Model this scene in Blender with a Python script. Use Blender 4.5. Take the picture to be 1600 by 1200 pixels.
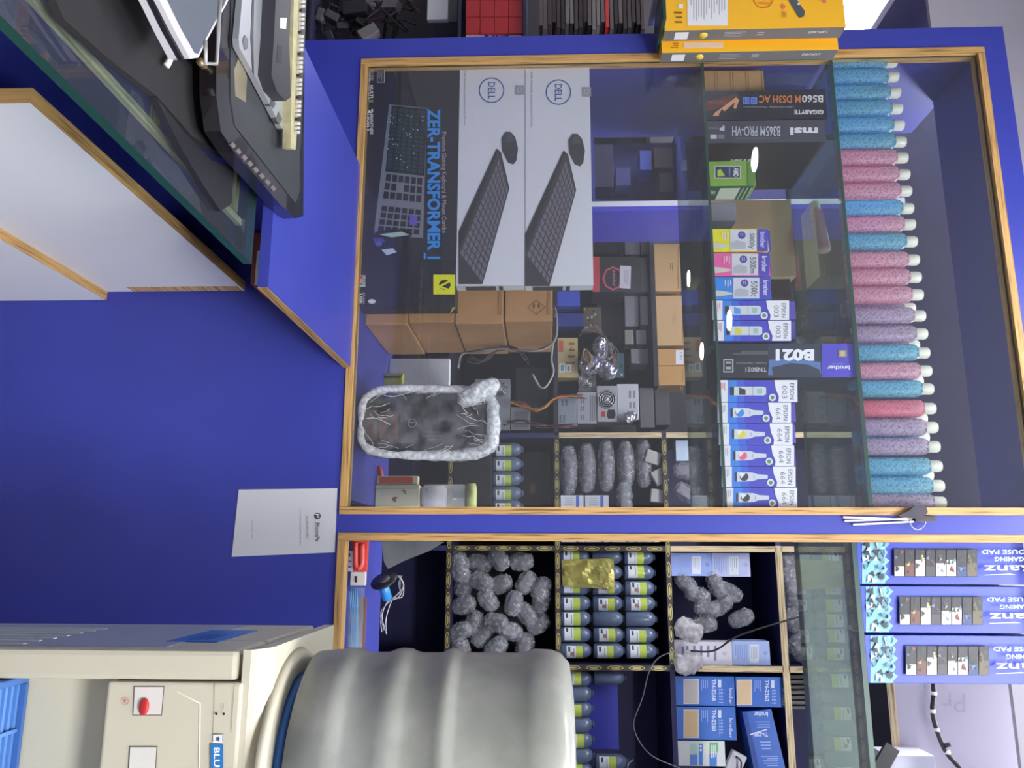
import bpy, bmesh, math, random
from mathutils import Vector, Matrix, noise as mnoise
random.seed(7)
for o in list(bpy.data.objects): bpy.data.objects.remove(o)
SC = bpy.context.scene; COL = SC.collection

# ------------------------------------------------------------------ camera (a phone held on its side: world up points to the right of the frame)
F = 1224.0; D = 1.6; EYE = 1.42
CAM = Vector((0, -D, EYE))
_x = Vector((5768, -21, -1224)).normalized()
_y = Vector((260, 45, 1224)); _y = (_y - _x * _x.dot(_y)).normalized()
_z = _x.cross(_y)
if _z[1] < 0: _z = -_z
def ray(X, Y):
    c = Vector((Y - 600, X - 800, F)); return Vector((c.dot(_x), c.dot(_y), c.dot(_z)))
def py(X, Y, y): d = ray(X, Y); return CAM + d * ((y + D) / d.y)
def pz(X, Y, z): d = ray(X, Y); return CAM + d * ((z - EYE) / d.z)
def pxx(X, Y, x): d = ray(X, Y); return CAM + d * (x / d.x)
Rr = Vector((_x[0], _y[0], _z[0])); Ru = Vector((_x[1], _y[1], _z[1])); Rf = Vector((_x[2], _y[2], _z[2]))
cd = bpy.data.cameras.new('camera'); cam = bpy.data.objects.new('camera', cd); COL.objects.link(cam)
cd.sensor_width = 36; cd.lens = 36 * F / 1600; cd.clip_start = .02
m = Matrix.Identity(4)
for i in range(3): m[i][0] = Ru[i]; m[i][1] = -Rr[i]; m[i][2] = -Rf[i]; m[i][3] = CAM[i]
cam.matrix_world = m; SC.camera = cam

# ------------------------------------------------------------------ world, exposure
SC.view_settings.view_transform = 'Standard'; SC.view_settings.look = 'None'
SC.view_settings.exposure = 0.38; SC.view_settings.gamma = 1; SC.view_settings.use_curve_mapping = False
try:
    SC.cycles.transparent_max_bounces = 32; SC.cycles.max_bounces = 8
except Exception: pass
W = bpy.data.worlds.new('world'); SC.world = W; W.use_nodes = True
W.node_tree.nodes['Background'].inputs[0].default_value = (.8, .87, 1, 1)
W.node_tree.nodes['Background'].inputs[1].default_value = .6
LAMP_E = 110.0       # emission of the ceiling downlights
TUBE_E = 34.0
CEIL = 3.0

# ------------------------------------------------------------------ materials
def lin(c): return tuple(((v / 255) / 12.92 if v / 255 <= .04045 else ((v / 255 + .055) / 1.055) ** 2.4) for v in c[:3])
MATS = {}
def mat(col, rough=.45, metal=0, var=0, scale=30, bump=0, stretch=None, coat=0, emit=0):
    key = ('p', tuple(col), rough, metal, var, scale, bump, stretch, coat, emit)
    if key in MATS: return MATS[key]
    M = bpy.data.materials.new('surface_%d' % len(MATS)); M.use_nodes = True; nt = M.node_tree; N = nt.nodes; L = nt.links
    b = N['Principled BSDF']; c = lin(col)
    b.inputs['Base Color'].default_value = (*c, 1); b.inputs['Roughness'].default_value = rough; b.inputs['Metallic'].default_value = metal
    if coat: b.inputs['Coat Weight'].default_value = coat
    if emit:
        b.inputs['Emission Color'].default_value = (*c, 1); b.inputs['Emission Strength'].default_value = emit
    if var or bump:
        tc = N.new('ShaderNodeTexCoord'); mp = N.new('ShaderNodeMapping'); nz = N.new('ShaderNodeTexNoise')
        mp.inputs['Scale'].default_value = stretch or (1, 1, 1); nz.inputs['Scale'].default_value = scale; nz.inputs['Detail'].default_value = 4
        L.new(tc.outputs['Object'], mp.inputs[0]); L.new(mp.outputs[0], nz.inputs['Vector'])
        if var:
            rp = N.new('ShaderNodeValToRGB'); rp.color_ramp.elements[0].position = .3; rp.color_ramp.elements[1].position = .7
            rp.color_ramp.elements[0].color = (*[v * (1 - var) for v in c], 1); rp.color_ramp.elements[1].color = (*[min(1, v * (1 + var)) for v in c], 1)
            L.new(nz.outputs[0], rp.inputs[0]); L.new(rp.outputs[0], b.inputs['Base Color'])
        if bump:
            bp = N.new('ShaderNodeBump'); bp.inputs['Strength'].default_value = bump; bp.inputs['Distance'].default_value = .002
            L.new(nz.outputs[0], bp.inputs['Height']); L.new(bp.outputs[0], b.inputs['Normal'])
    MATS[key] = M; return M
def glassmat(tint=(235, 243, 240), dust_sheen=.03, edge=False, f0=.045, rough=0.0):
    key = ('g', tint, dust_sheen, f0, rough)
    if key in MATS: return MATS[key]
    M = bpy.data.materials.new('glass_%d' % len(MATS)); M.use_nodes = True; nt = M.node_tree; N = nt.nodes; L = nt.links
    N.remove(N['Principled BSDF']); out = [n for n in N if n.type == 'OUTPUT_MATERIAL'][0]
    g = N.new('ShaderNodeNewGeometry'); dt = N.new('ShaderNodeVectorMath'); dt.operation = 'DOT_PRODUCT'
    L.new(g.outputs['Normal'], dt.inputs[0]); L.new(g.outputs['Incoming'], dt.inputs[1])
    def mth(op, a, b=None):
        n = N.new('ShaderNodeMath'); n.operation = op
        for i, v in enumerate((a, b)):
            if v is None: continue
            if isinstance(v, (int, float)): n.inputs[i].default_value = v
            else: L.new(v, n.inputs[i])
        return n.outputs[0]
    a = mth('ABSOLUTE', dt.outputs['Value']); a = mth('SUBTRACT', 1.0, a); a = mth('POWER', a, 5.0); a = mth('MULTIPLY', a, 1 - f0); a = mth('ADD', a, f0)
    tr = N.new('ShaderNodeBsdfTransparent'); tr.inputs[0].default_value = (*lin(tint), 1)
    gl = N.new('ShaderNodeBsdfGlossy'); gl.inputs['Roughness'].default_value = rough
    df = N.new('ShaderNodeBsdfDiffuse'); df.inputs[0].default_value = (.7, .72, .72, 1)
    m1 = N.new('ShaderNodeMixShader'); m2 = N.new('ShaderNodeMixShader')
    m1.inputs[0].default_value = dust_sheen; L.new(tr.outputs[0], m1.inputs[1]); L.new(df.outputs[0], m1.inputs[2])
    L.new(a, m2.inputs[0]); L.new(m1.outputs[0], m2.inputs[1]); L.new(gl.outputs[0], m2.inputs[2]); L.new(m2.outputs[0], out.inputs[0])
    MATS[key] = M; return M
def filmmat(col, opaque=.4, tint=(255, 255, 255), rough=.2, scale=60, bump=.6, spread=.3, key2=0):
    """clear or milky plastic: part see-through, part glossy, broken up by fine wrinkles or bubbles"""
    key = ('f', tuple(col), opaque, tint, rough, scale, bump, spread)
    if key in MATS: return MATS[key]
    M = bpy.data.materials.new('plastic_%d' % len(MATS)); M.use_nodes = True; nt = M.node_tree; N = nt.nodes; L = nt.links
    b = N['Principled BSDF']; out = [n for n in N if n.type == 'OUTPUT_MATERIAL'][0]
    b.inputs['Base Color'].default_value = (*lin(col), 1); b.inputs['Roughness'].default_value = rough
    tr = N.new('ShaderNodeBsdfTransparent'); tr.inputs[0].default_value = (*lin(tint), 1)
    tc = N.new('ShaderNodeTexCoord'); nz = N.new('ShaderNodeTexNoise'); nz.inputs['Scale'].default_value = scale; nz.inputs['Detail'].default_value = 5
    L.new(tc.outputs['Object'], nz.inputs['Vector'])
    mr = N.new('ShaderNodeMapRange'); mr.inputs['From Min'].default_value = .35; mr.inputs['From Max'].default_value = .65
    mr.inputs['To Min'].default_value = max(0, opaque - spread); mr.inputs['To Max'].default_value = min(1, opaque + spread)
    L.new(nz.outputs[0], mr.inputs[0])
    bp = N.new('ShaderNodeBump'); bp.inputs['Strength'].default_value = bump; bp.inputs['Distance'].default_value = .004
    L.new(nz.outputs[0], bp.inputs['Height']); L.new(bp.outputs[0], b.inputs['Normal'])
    mx = N.new('ShaderNodeMixShader'); L.new(mr.outputs[0], mx.inputs[0]); L.new(tr.outputs[0], mx.inputs[1]); L.new(b.outputs[0], mx.inputs[2]); L.new(mx.outputs[0], out.inputs[0])
    MATS[key] = M; return M
def plymat(base=(176, 138, 84), axis=0):
    key = ('ply', base, axis)
    if key in MATS: return MATS[key]
    M = bpy.data.materials.new('plywood_edge_%d' % len(MATS)); M.use_nodes = True; nt = M.node_tree; N = nt.nodes; L = nt.links
    b = N['Principled BSDF']; b.inputs['Roughness'].default_value = .6
    tc = N.new('ShaderNodeTexCoord'); mp = N.new('ShaderNodeMapping'); nz = N.new('ShaderNodeTexNoise'); rp = N.new('ShaderNodeValToRGB')
    sc = [260, 260, 260]; sc[axis] = 9
    mp.inputs['Scale'].default_value = sc; nz.inputs['Scale'].default_value = 1; nz.inputs['Detail'].default_value = 6
    e = rp.color_ramp.elements; c = lin(base)
    e[0].position = .32; e[0].color = (c[0] * .35, c[1] * .3, c[2] * .25, 1); e[1].position = .62; e[1].color = (*[min(1, v * 1.3) for v in c], 1)
    k = e.new(.45); k.color = (*c, 1)
    L.new(tc.outputs['Object'], mp.inputs[0]); L.new(mp.outputs[0], nz.inputs[0]); L.new(nz.outputs[0], rp.inputs[0]); L.new(rp.outputs[0], b.inputs['Base Color'])
    MATS[key] = M; return M
def sheetmat():  # pale translucent surface that paints the reflection of the thick shelf
    M = bpy.data.materials.new('painted_reflection'); M.use_nodes = True; nt = M.node_tree; N = nt.nodes; L = nt.links
    out = [n for n in N if n.type == 'OUTPUT_MATERIAL'][0]; N.remove(N['Principled BSDF'])
    a = N.new('ShaderNodeBsdfTranslucent'); a.inputs[0].default_value = (.9, .94, .9, 1); b = N.new('ShaderNodeBsdfDiffuse'); b.inputs[0].default_value = (.62, .66, .63, 1)
    m_ = N.new('ShaderNodeMixShader'); m_.inputs[0].default_value = .4; L.new(a.outputs[0], m_.inputs[1]); L.new(b.outputs[0], m_.inputs[2]); L.new(m_.outputs[0], out.inputs[0]); return M
BLUE = mat((54, 62, 154), .38, var=.07, scale=6)
BLUE_IN = mat((48, 54, 138), .5, var=.08, scale=6)
KRAFT = mat((168, 124, 78), .8, var=.1, scale=14)
WHITE = mat((232, 232, 234), .45)
BLACK = mat((22, 21, 25), .4)
GLASS = glassmat((246, 247, 248), .018)
SHELFGLASS = glassmat((212, 226, 222), .09, f0=.06)
GEDGE = mat((26, 66, 56), .4)

# ------------------------------------------------------------------ mesh builder
class MB:
    def __init__(s): s.v = []; s.f = []; s.mi = []; s.mats = []; s.sm = []
    def idx(s, M):
        if M not in s.mats: s.mats.append(M)
        return s.mats.index(M)
    def add(s, vs, fs, M, smooth=False):
        b = len(s.v); i = s.idx(M); s.v += [Vector(v) for v in vs]
        for f in fs: s.f.append([b + k for k in f]); s.mi.append(i); s.sm.append(smooth)
        return s
    def box(s, x0, x1, y0, y1, z0, z1, M, rot=0, piv=None, bev=0):
        if x1 < x0: x0, x1 = x1, x0
        if y1 < y0: y0, y1 = y1, y0
        if z1 < z0: z0, z1 = z1, z0
        if bev:
            bm = bmesh.new(); bmesh.ops.create_cube(bm, size=1)
            for v in bm.verts: v.co = Vector(((x0 + x1) / 2 + v.co.x * (x1 - x0), (y0 + y1) / 2 + v.co.y * (y1 - y0), (z0 + z1) / 2 + v.co.z * (z1 - z0)))
            bmesh.ops.bevel(bm, geom=list(bm.edges), offset=bev, segments=2, profile=.6, affect='EDGES')
            vs = [v.co.copy() for v in bm.verts]; bm.verts.index_update(); fs = [[v.index for v in f.verts] for f in bm.faces]; bm.free()
        else:
            vs = [Vector(p) for p in ((x0, y0, z0), (x1, y0, z0), (x1, y1, z0), (x0, y1, z0), (x0, y0, z1), (x1, y0, z1), (x1, y1, z1), (x0, y1, z1))]
            fs = [(0, 3, 2, 1), (4, 5, 6, 7), (0, 1, 5, 4), (1, 2, 6, 5), (2, 3, 7, 6), (3, 0, 4, 7)]
        if rot:
            R = Matrix.Rotation(rot, 3, 'Z') if not isinstance(rot, Matrix) else rot
            p = Vector(piv) if piv is not None else Vector(((x0 + x1) / 2, (y0 + y1) / 2, (z0 + z1) / 2))
            vs = [p + R @ (v - p) for v in vs]
        return s.add(vs, fs, M)
    def glass(s, x0, x1, y0, y1, z0, z1, Mf, Me, axis):
        vs = [(x0, y0, z0), (x1, y0, z0), (x1, y1, z0), (x0, y1, z0), (x0, y0, z1), (x1, y0, z1), (x1, y1, z1), (x0, y1, z1)]
        fs = [(0, 3, 2, 1), (4, 5, 6, 7), (0, 1, 5, 4), (1, 2, 6, 5), (2, 3, 7, 6), (3, 0, 4, 7)]
        big = {2: (0, 1), 1: (2, 4), 0: (3, 5)}[axis]
        b = len(s.v); s.v += [Vector(v) for v in vs]; a = s.idx(Mf); e = s.idx(Me)
        for i, f in enumerate(fs): s.f.append([b + k for k in f]); s.mi.append(a if i in big else e); s.sm.append(False)
        return s
    def lathe(s, c, prof, M, n=24, a0=0, a1=2 * math.pi, R=None, mod=None, sx=1, sy=1, smooth=True):
        full = abs(a1 - a0 - 2 * math.pi) < 1e-6; k = n if full else n + 1; c = Vector(c); vs = []
        for (r, z) in prof:
            for i in range(k):
                a = a0 + (a1 - a0) * i / n; rr = r * (mod(a, z) if mod else 1)
                p = Vector((rr * math.cos(a) * sx, rr * math.sin(a) * sy, z)); vs.append(c + (R @ p if R else p))
        fs = []
        for j in range(len(prof) - 1):
            for i in range(n):
                i2 = (i + 1) % k; fs.append((j * k + i, j * k + i2, (j + 1) * k + i2, (j + 1) * k + i))
        if full:
            if prof[0][0] > 1e-5: fs.append(tuple(range(k - 1, -1, -1)))
            if prof[-1][0] > 1e-5: fs.append(tuple((len(prof) - 1) * k + i for i in range(k)))
        return s.add(vs, fs, M, smooth)
    def tube(s, pts, r, M, n=6, sub=4):
        pts = [Vector(p) for p in pts]
        if sub > 1 and len(pts) > 2:
            q = []
            for i in range(len(pts) - 1):
                p0 = pts[max(0, i - 1)]; p1 = pts[i]; p2 = pts[i + 1]; p3 = pts[min(len(pts) - 1, i + 2)]
                for k in range(sub):
                    t = k / sub
                    q.append(.5 * ((2 * p1) + (p2 - p0) * t + (2 * p0 - 5 * p1 + 4 * p2 - p3) * t * t + (3 * p1 - p0 - 3 * p2 + p3) * t ** 3))
            q.append(pts[-1]); pts = q
        vs = []; 
        for i, p in enumerate(pts):
            d = (pts[min(i + 1, len(pts) - 1)] - pts[max(0, i - 1)])
            d = d.normalized() if d.length > 1e-9 else Vector((0, 0, 1))
            u = d.cross(Vector((.31, .2, .93))).normalized(); w = d.cross(u)
            for k in range(n): a = 2 * math.pi * k / n; vs.append(p + (u * math.cos(a) + w * math.sin(a)) * r)
        fs = [(i * n + k, i * n + (k + 1) % n, (i + 1) * n + (k + 1) % n, (i + 1) * n + k) for i in range(len(pts) - 1) for k in range(n)]
        fs += [tuple(range(n - 1, -1, -1)), tuple((len(pts) - 1) * n + k for k in range(n))]
        return s.add(vs, fs, M, True)
    def lump(s, c, r, R, M, seed=0, ridges=9, amp=.07, nz=.12, n=30, mseg=30, pinch=.25, **kw):
        """a bag of bubble film: ellipsoid with lengthwise ribs and crumpled noise, ends pinched"""
        c = Vector(c); vs = []; o = Vector((seed * 3.7, seed * 1.3, seed * 2.1))
        for j in range(mseg + 1):
            t = math.pi * j / mseg
            for i in range(n):
                a = 2 * math.pi * i / n; p = Vector((math.sin(t) ** (.62) * math.cos(a), math.sin(t) ** (.62) * math.sin(a), math.cos(t)))
                k = 1 + amp * math.sin(ridges * p.z * 3 + seed) + .4 * amp * math.sin(7 * a + seed) + nz * mnoise.noise(p * 2.3 + o) + nz * .5 * mnoise.noise(p * 6 + o)
                q = Vector((p.x * r[0] * k, p.y * r[1] * k, p.z * r[2] * (1 + pinch * 0))); vs.append(c + R @ q)
        fs = [(j * n + i, j * n + (i + 1) % n, (j + 1) * n + (i + 1) % n, (j + 1) * n + i) for j in range(mseg) for i in range(n)]
        return s.add(vs, fs, M, True)
    def build(s, name, parent=None, label=None, cat=None, group=None, kind=None):
        me = bpy.data.meshes.new(name); off = Vector((0, 0, 0)); o = bpy.data.objects.new(name, me)
        if parent is not None: off = WL[parent.name]
        else:
            lo = Vector([min(v[i] for v in s.v) for i in range(3)]); hi = Vector([max(v[i] for v in s.v) for i in range(3)])
            off = Vector(((lo.x + hi.x) / 2, (lo.y + hi.y) / 2, lo.z)); o.location = off
        me.from_pydata([v - off for v in s.v], [], s.f)
        for M in s.mats: me.materials.append(M)
        me.polygons.foreach_set('material_index', s.mi); me.polygons.foreach_set('use_smooth', s.sm); me.update()
        COL.objects.link(o)
        if parent is not None: o.parent = parent; WL[o.name] = off
        else: WL[o.name] = off
        tag(o, label, cat, group, kind); return o
WL = {}
def tag(o, label=None, cat=None, group=None, kind=None):
    if label: o['label'] = label
    if cat: o['category'] = cat
    if group: o['group'] = group
    if kind: o['kind'] = kind
    return o
def thing(name, label, cat, loc, group=None, kind=None):
    o = bpy.data.objects.new(name, None); o.location = loc; o.empty_display_size = .02; COL.objects.link(o); WL[o.name] = Vector(loc)
    return tag(o, label, cat, group, kind)
def struct(name, loc=(0, 0, 0)): return thing(name, None, None, loc, kind='structure')

# ------------------------------------------------------------------ flat print: lettering and artwork lying on a real face
_tc = {}
def text2d(st, bold=0):
    k = (st, bold)
    if k not in _tc:
        cu = bpy.data.curves.new('t', 'FONT'); cu.body = st; cu.offset = bold; cu.resolution_u = 2
        ob = bpy.data.objects.new('t', cu); COL.objects.link(ob); dg = bpy.context.evaluated_depsgraph_get(); dg.update()
        me = bpy.data.meshes.new_from_object(ob.evaluated_get(dg)); vs = [(v.co.x, v.co.y) for v in me.vertices]; fs = [list(p.vertices) for p in me.polygons]
        bpy.data.objects.remove(ob); bpy.data.meshes.remove(me); bpy.data.curves.remove(cu)
        x0 = min(v[0] for v in vs); x1 = max(v[0] for v in vs); y0 = min(v[1] for v in vs); y1 = max(v[1] for v in vs)
        _tc[k] = ([((a - x0) / (x1 - x0 or 1), (b - y0) / (y1 - y0 or 1)) for a, b in vs], fs)
    return _tc[k]
class Print:
    """art given in photograph pixels, carried onto the plane of the face it is printed on"""
    def __init__(s, axis, val, lift=.0005, rough=.45):
        s.ax = axis; s.val = val; s.lift = lift; s.a = MB(); s.t = MB(); s.n = 0; s.rough = rough
    def P(s, X, Y, k=0):
        e = s.lift + k * .00012
        if s.ax == 'y': return py(X, Y, s.val - e)
        if s.ax == 'x': return pxx(X, Y, s.val + e)
        return pz(X, Y, s.val + e)
    def poly(s, pts, c, M=None):
        s.n += 1; s.a.add([s.P(X, Y, s.n) for X, Y in pts], [list(range(len(pts)))], M or mat(c, s.rough)); return s
    def rect(s, X0, Y0, X1, Y1, c, M=None): return s.poly([(X0, Y0), (X1, Y0), (X1, Y1), (X0, Y1)], c, M)
    def grid(s, cs, nu, nv, c, gap=.18, skip=None):
        """keys: bilinear patch between four corners (a, b along u; d, c along v)"""
        s.n += 1; a, b, cc, d = cs; M = mat(c, s.rough)
        def bi(u, v): return tuple((a[i] * (1 - u) + b[i] * u) * (1 - v) + (d[i] * (1 - u) + cc[i] * u) * v for i in (0, 1))
        for i in range(nu):
            for j in range(nv):
                if skip and skip(i, j): continue
                u0, u1 = (i + gap / 2) / nu, (i + 1 - gap / 2) / nu; v0, v1 = (j + gap / 2) / nv, (j + 1 - gap / 2) / nv
                s.a.add([s.P(*bi(u, v), s.n) for u, v in ((u0, v0), (u1, v0), (u1, v1), (u0, v1))], [(0, 1, 2, 3)], M)
        return s
    def ell(s, X, Y, rX, rY, c, n=24): return s.poly([(X + rX * math.cos(2 * math.pi * i / n), Y + rY * math.sin(2 * math.pi * i / n)) for i in range(n)], c)
    def ring(s, X, Y, rX, rY, w, c, n=32):
        s.n += 1; vs = []
        for i in range(n):
            a = 2 * math.pi * i / n
            vs.append(s.P(X + rX * math.cos(a), Y + rY * math.sin(a), s.n)); vs.append(s.P(X + (rX - w) * math.cos(a), Y + (rY - w) * math.sin(a), s.n))
        s.a.add(vs, [(2 * i, 2 * ((i + 1) % n), 2 * ((i + 1) % n) + 1, 2 * i + 1) for i in range(n)], mat(c, s.rough)); return s
    def text(s, st, X0, Y0, X1, Y1, c, mode='A', bold=0, lines=False):
        """A: reads level in the room.  D: reads from the top of the box down."""
        vs, fs = text2d(st, bold); s.n += 1; out = []
        for u, v in vs:
            if mode == 'A': X = X0 + (X1 - X0) * v; Y = Y0 + (Y1 - Y0) * u
            else: X = X1 - (X1 - X0) * u; Y = Y0 + (Y1 - Y0) * v
            out.append(s.P(X, Y, s.n))
        s.t.add(out, fs, mat(c, s.rough)); return s
    def para(s, X0, Y0, X1, Y1, c, n, mode='A', w=.35):
        """lines of print too small to read"""
        rnd = random.Random(int(X0 * 7 + Y0)); s.n += 1; M = mat(c, s.rough)
        for i in range(n):
            t = (i + .5) / n; L = rnd.uniform(.6, 1)
            if mode == 'A': X = X1 - (X1 - X0) * t; h = (X1 - X0) / n * w; q = [(X - h / 2, Y0), (X - h / 2, Y0 + (Y1 - Y0) * L), (X + h / 2, Y0 + (Y1 - Y0) * L), (X + h / 2, Y0)]
            else: Y = Y1 - (Y1 - Y0) * t; h = (Y1 - Y0) / n * w; q = [(X1, Y - h / 2), (X1 - (X1 - X0) * L, Y - h / 2), (X1 - (X1 - X0) * L, Y + h / 2), (X1, Y + h / 2)]
            s.a.add([s.P(*p, s.n) for p in q], [(0, 1, 2, 3)], M)
        return s
    def done(s, parent, name='printed_panel'):
        if s.a.f: s.a.build(name, parent)
        if s.t.f: s.t.build('lettering', parent)
ORD = ['first', 'second', 'third', 'fourth', 'fifth', 'sixth', 'seventh', 'eighth', 'ninth', 'tenth', 'eleventh', 'twelfth', 'thirteenth', 'fourteenth', 'fifteenth', 'sixteenth', 'seventeenth', 'eighteenth', 'nineteenth', 'twentieth', 'twenty-first', 'twenty-second', 'twenty-third', 'twenty-fourth', 'twenty-fifth', 'twenty-sixth', 'twenty-seventh', 'twenty-eighth']
def wrect(X0, Y0, X1, Y1, y, z0=None):
    Xm, Ym = (X0 + X1) / 2, (Y0 + Y1) / 2
    return py(Xm, Y0, y).x, py(Xm, Y1, y).x, (py(X0, Ym, y).z if z0 is None else z0), py(X1, Ym, y).z
def carton(name, label, cat, rect, y, depth, col, group=None, z0=None, body='carton', bev=.0008, M=None, tape=None):
    x0, x1, a, b = wrect(*rect, y, z0)
    t = thing(name, label, cat, ((x0 + x1) / 2, y + depth / 2, a), group)
    MB().box(x0, x1, y, y + depth, a, b, M or mat(col, .5), bev=bev).build(body, t)
    if tape:
        MB().box(x0 - .0004, x1 + .0004, y - .0006, y + depth + .0004, (a + b) / 2 - .008, (a + b) / 2 + .008, mat(tape, .4)).build('packing_tape', t)
    t['x1'] = x1; t['x0'] = x0; return t

# ================================================================== ROOM
SILL = 1.022; TOP = 2.406; PX0 = -1.160; PTOP = 2.466
XL, XR, YF, YB = -3.3, 2.6, -7.0, 2.5
MB().box(XL, XR, YF, YB, -.1, 0, mat((120, 118, 115), .5, var=.1, scale=4)).build('floor', kind='structure')
MB().box(XL, XR, YF, .27, CEIL, CEIL + .1, mat((200, 200, 205), .8, var=.03, scale=3)).build('ceiling', kind='structure')
MB().box(XL, XR, .271, YB, CEIL, CEIL + .1, mat((120, 120, 158), .8, var=.05, scale=3)).build('ceiling', kind='structure')
GREYW = mat((182, 180, 190), .75, var=.04, scale=5)
MB().box(XL - .1, XL, YF, YB, 0, CEIL, GREYW).build('wall_left', kind='structure')
MB().box(XR, XR + .1, YF, YB, 0, CEIL, GREYW).build('wall_right', kind='structure')
MB().box(XL, XR, YB, YB + .1, 0, CEIL, mat((74, 72, 90), .7, var=.1, scale=3)).build('wall_back', kind='structure')
MB().box(XL, XR, YF - .1, YF, 0, CEIL, mat((160, 160, 168), .8)).build('wall_front', kind='structure')
zs = py(1511, 20, .30).z
MB().box(XL, XR, .223, .235, 2.432, CEIL, mat((178, 174, 186), .8, var=.05, scale=7)).build('wall_upper', kind='structure')

# blue laminated partition with two glazed openings
O1 = (-1.096, -.0815, SILL, TOP); O2 = (-.022, 1.25, SILL, TOP)       # x0, x1, z0, z1
PT = .018
part = struct('wall_partition', (0, 0, 0))
def panel(x0, x1, z0, z1): MB().box(x0, x1, 0, PT, z0, z1, BLUE).build('blue_panel', part)
panel(PX0, 1.6, 0.0, SILL - .011)
panel(PX0, O1[0] - .011, SILL - .011, PTOP); panel(O1[1] + .011, O2[0] - .011, SILL - .011, PTOP)
panel(O1[0] - .011, O1[1] + .011, TOP + .011, PTOP); panel(O2[0] - .011, 1.6, TOP + .011, PTOP); panel(O2[1] + .011, 1.6, SILL - .011, TOP + .011)
for n, O in ((1, O1), (2, O2)):
    w = struct('window_%d' % n, ((O[0] + O[1]) / 2, 0, O[2]))
    e = .011; q = (-.004, .03)
    MB().box(O[0] - e, O[0] + .004, *q, O[2] - e, O[3] + e, plymat(axis=2)).build('window_edging', w)
    MB().box(O[1] - .004, O[1] + e, *q, O[2] - e, O[3] + e, plymat(axis=2)).build('window_edging', w)
    MB().box(O[0] + .0045, O[1] - .0045, *q, O[2] - e, O[2] + .004, plymat(axis=0)).build('window_edging', w)
    MB().box(O[0] + .0045, O[1] - .0045, *q, O[3] - .004, O[3] + e, plymat(axis=0)).build('window_edging', w)
    if n == 1: MB().glass(O[0] + .006, O[1] - .006, .005, .009, O[2] + .006, O[3] - .006, GLASS, GEDGE, 1).build('window_pane', w)
# showcase behind opening 1: floor, left side, lintel and right side
CD = .44
case = struct('trim_1', (-.6, .2, SILL))
MB().box(O1[0] - .01, O1[1] - .02, .032, CD, SILL - .02, SILL, BLUE_IN).build('case_floor', case)
MB().box(O1[0] - .03, O1[0] - .012, .032, .37, SILL, TOP + .02, BLUE_IN).build('case_side', case)
MB().box(O1[0] - .01, O1[1] + .01, .032, .218, TOP + .005, TOP + .02, BLUE_IN).build('case_lintel', case)
# glass shelves
def shelf(x0, x1, y0, y1, z, th, label, M=SHELFGLASS):
    return MB().glass(x0, x1, y0, y1, z - th, z, M, GEDGE, 2).build('glass_shelf', label=label, cat='shelf')
ZS1 = 1.797; ZS2 = 2.087; ZS3 = 2.0555
shelf(O1[0] + .002, O1[1] + .003, .0135, .37, ZS1 - .0006, .006, 'clear glass shelf under the ink and motherboard boxes in the glazed showcase')
shelf(O1[0] + .002, O1[1] + .003, .0135, .37, ZS2 - .0006, .008, 'clear glass shelf carrying the row of blue and pink bottles')
shelf(O2[0] - .005, 1.24, .0325, .40, ZS3 - .0006, .010, 'green edged glass shelf under the three tall blue mouse pad boxes', glassmat((214, 222, 218), .30, f0=.08))  # raised diffuse share paints in the pale reflection of this shelf

# lamps ------------------------------------------------------------
def downlight(x, y, where, r=.085):
    t = thing('ceiling_lamp', 'round white ceiling downlight ' + where, 'lamp', (x, y, CEIL - .02), 'round ceiling downlights')
    MB().lathe((x, y, CEIL - .021), [(r + .015, 0), (r + .015, .02)], WHITE).build('rim', t)
    MB().lathe((x, y, CEIL - .024), [(0.0, 0), (r, 0), (r, .0025), (0, .0025)], mat((250, 252, 255), .5, emit=LAMP_E)).build('diffuser', t)
for x, y, wh in ((-2.77, -3.65, 'over the side aisle behind the camera'), (-1.855, -4.64, 'over the middle aisle behind the camera'), (-1.88, -5.76, 'at the far front of the shop'), (-2.79, -6.24, 'in the far front corner'),
                 (.6, -4.0, 'added as fill on the dispenser side'), (1.9, -4.6, 'added as fill by the far side wall')):  # last two are unseen lamps added to fill the right side
    downlight(x, y, wh)
def batten(x, y0, y1, z, where, w=.05):
    t = thing('tube_light', 'long white tube light ' + where, 'lamp', (x, (y0 + y1) / 2, z))
    MB().box(x - w / 2, x + w / 2, y0, y1, z + .02, z + .045, WHITE).build('housing', t)
    MB().box(x - w / 2 + .006, x + w / 2 - .006, y0 + .01, y1 - .01, z, z + .0195, mat((248, 251, 255), .5, emit=TUBE_E)).build('diffuser', t)
    MB().tube([(x, (y0 + y1) / 2, z + .045), (x, (y0 + y1) / 2, CEIL)], .006, WHITE).build('hanger', t)
batten(-2.33, .35, 1.9, 2.80, 'hanging beyond the tall yellow boxes', .34)
def added_fill_light(x, y, hx, hy, z, where, e):  # unseen lamps added to brighten the front and back rooms
    t = thing('added_fill_light', 'added unseen flat fill light panel ' + where, 'lamp', (x, y, z))
    MB().box(x - hx - .01, x + hx + .01, y - hy - .01, y + hy + .01, z + .01, CEIL - .0005, WHITE).build('housing', t)
    MB().box(x - hx, x + hx, y - hy, y + hy, z, z + .0095, mat((250, 252, 255), .5, emit=e)).build('diffuser', t)
added_fill_light(-.6, .62, .6, .06, 2.84, 'over the repair shelves', 45)
added_fill_light(.75, .62, .5, .06, 2.84, 'over the storage racks', 45)
added_fill_light(.9, -2.3, .3, .3, 2.84, 'above the customers beside the dispenser', 75)
added_fill_light(-.25, -.55, .45, .09, 2.93, 'just in front of the glazed partition', 32)
added_fill_light(.42, -1.12, .28, .2, 2.93, 'over the water dispenser', 30)
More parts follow.
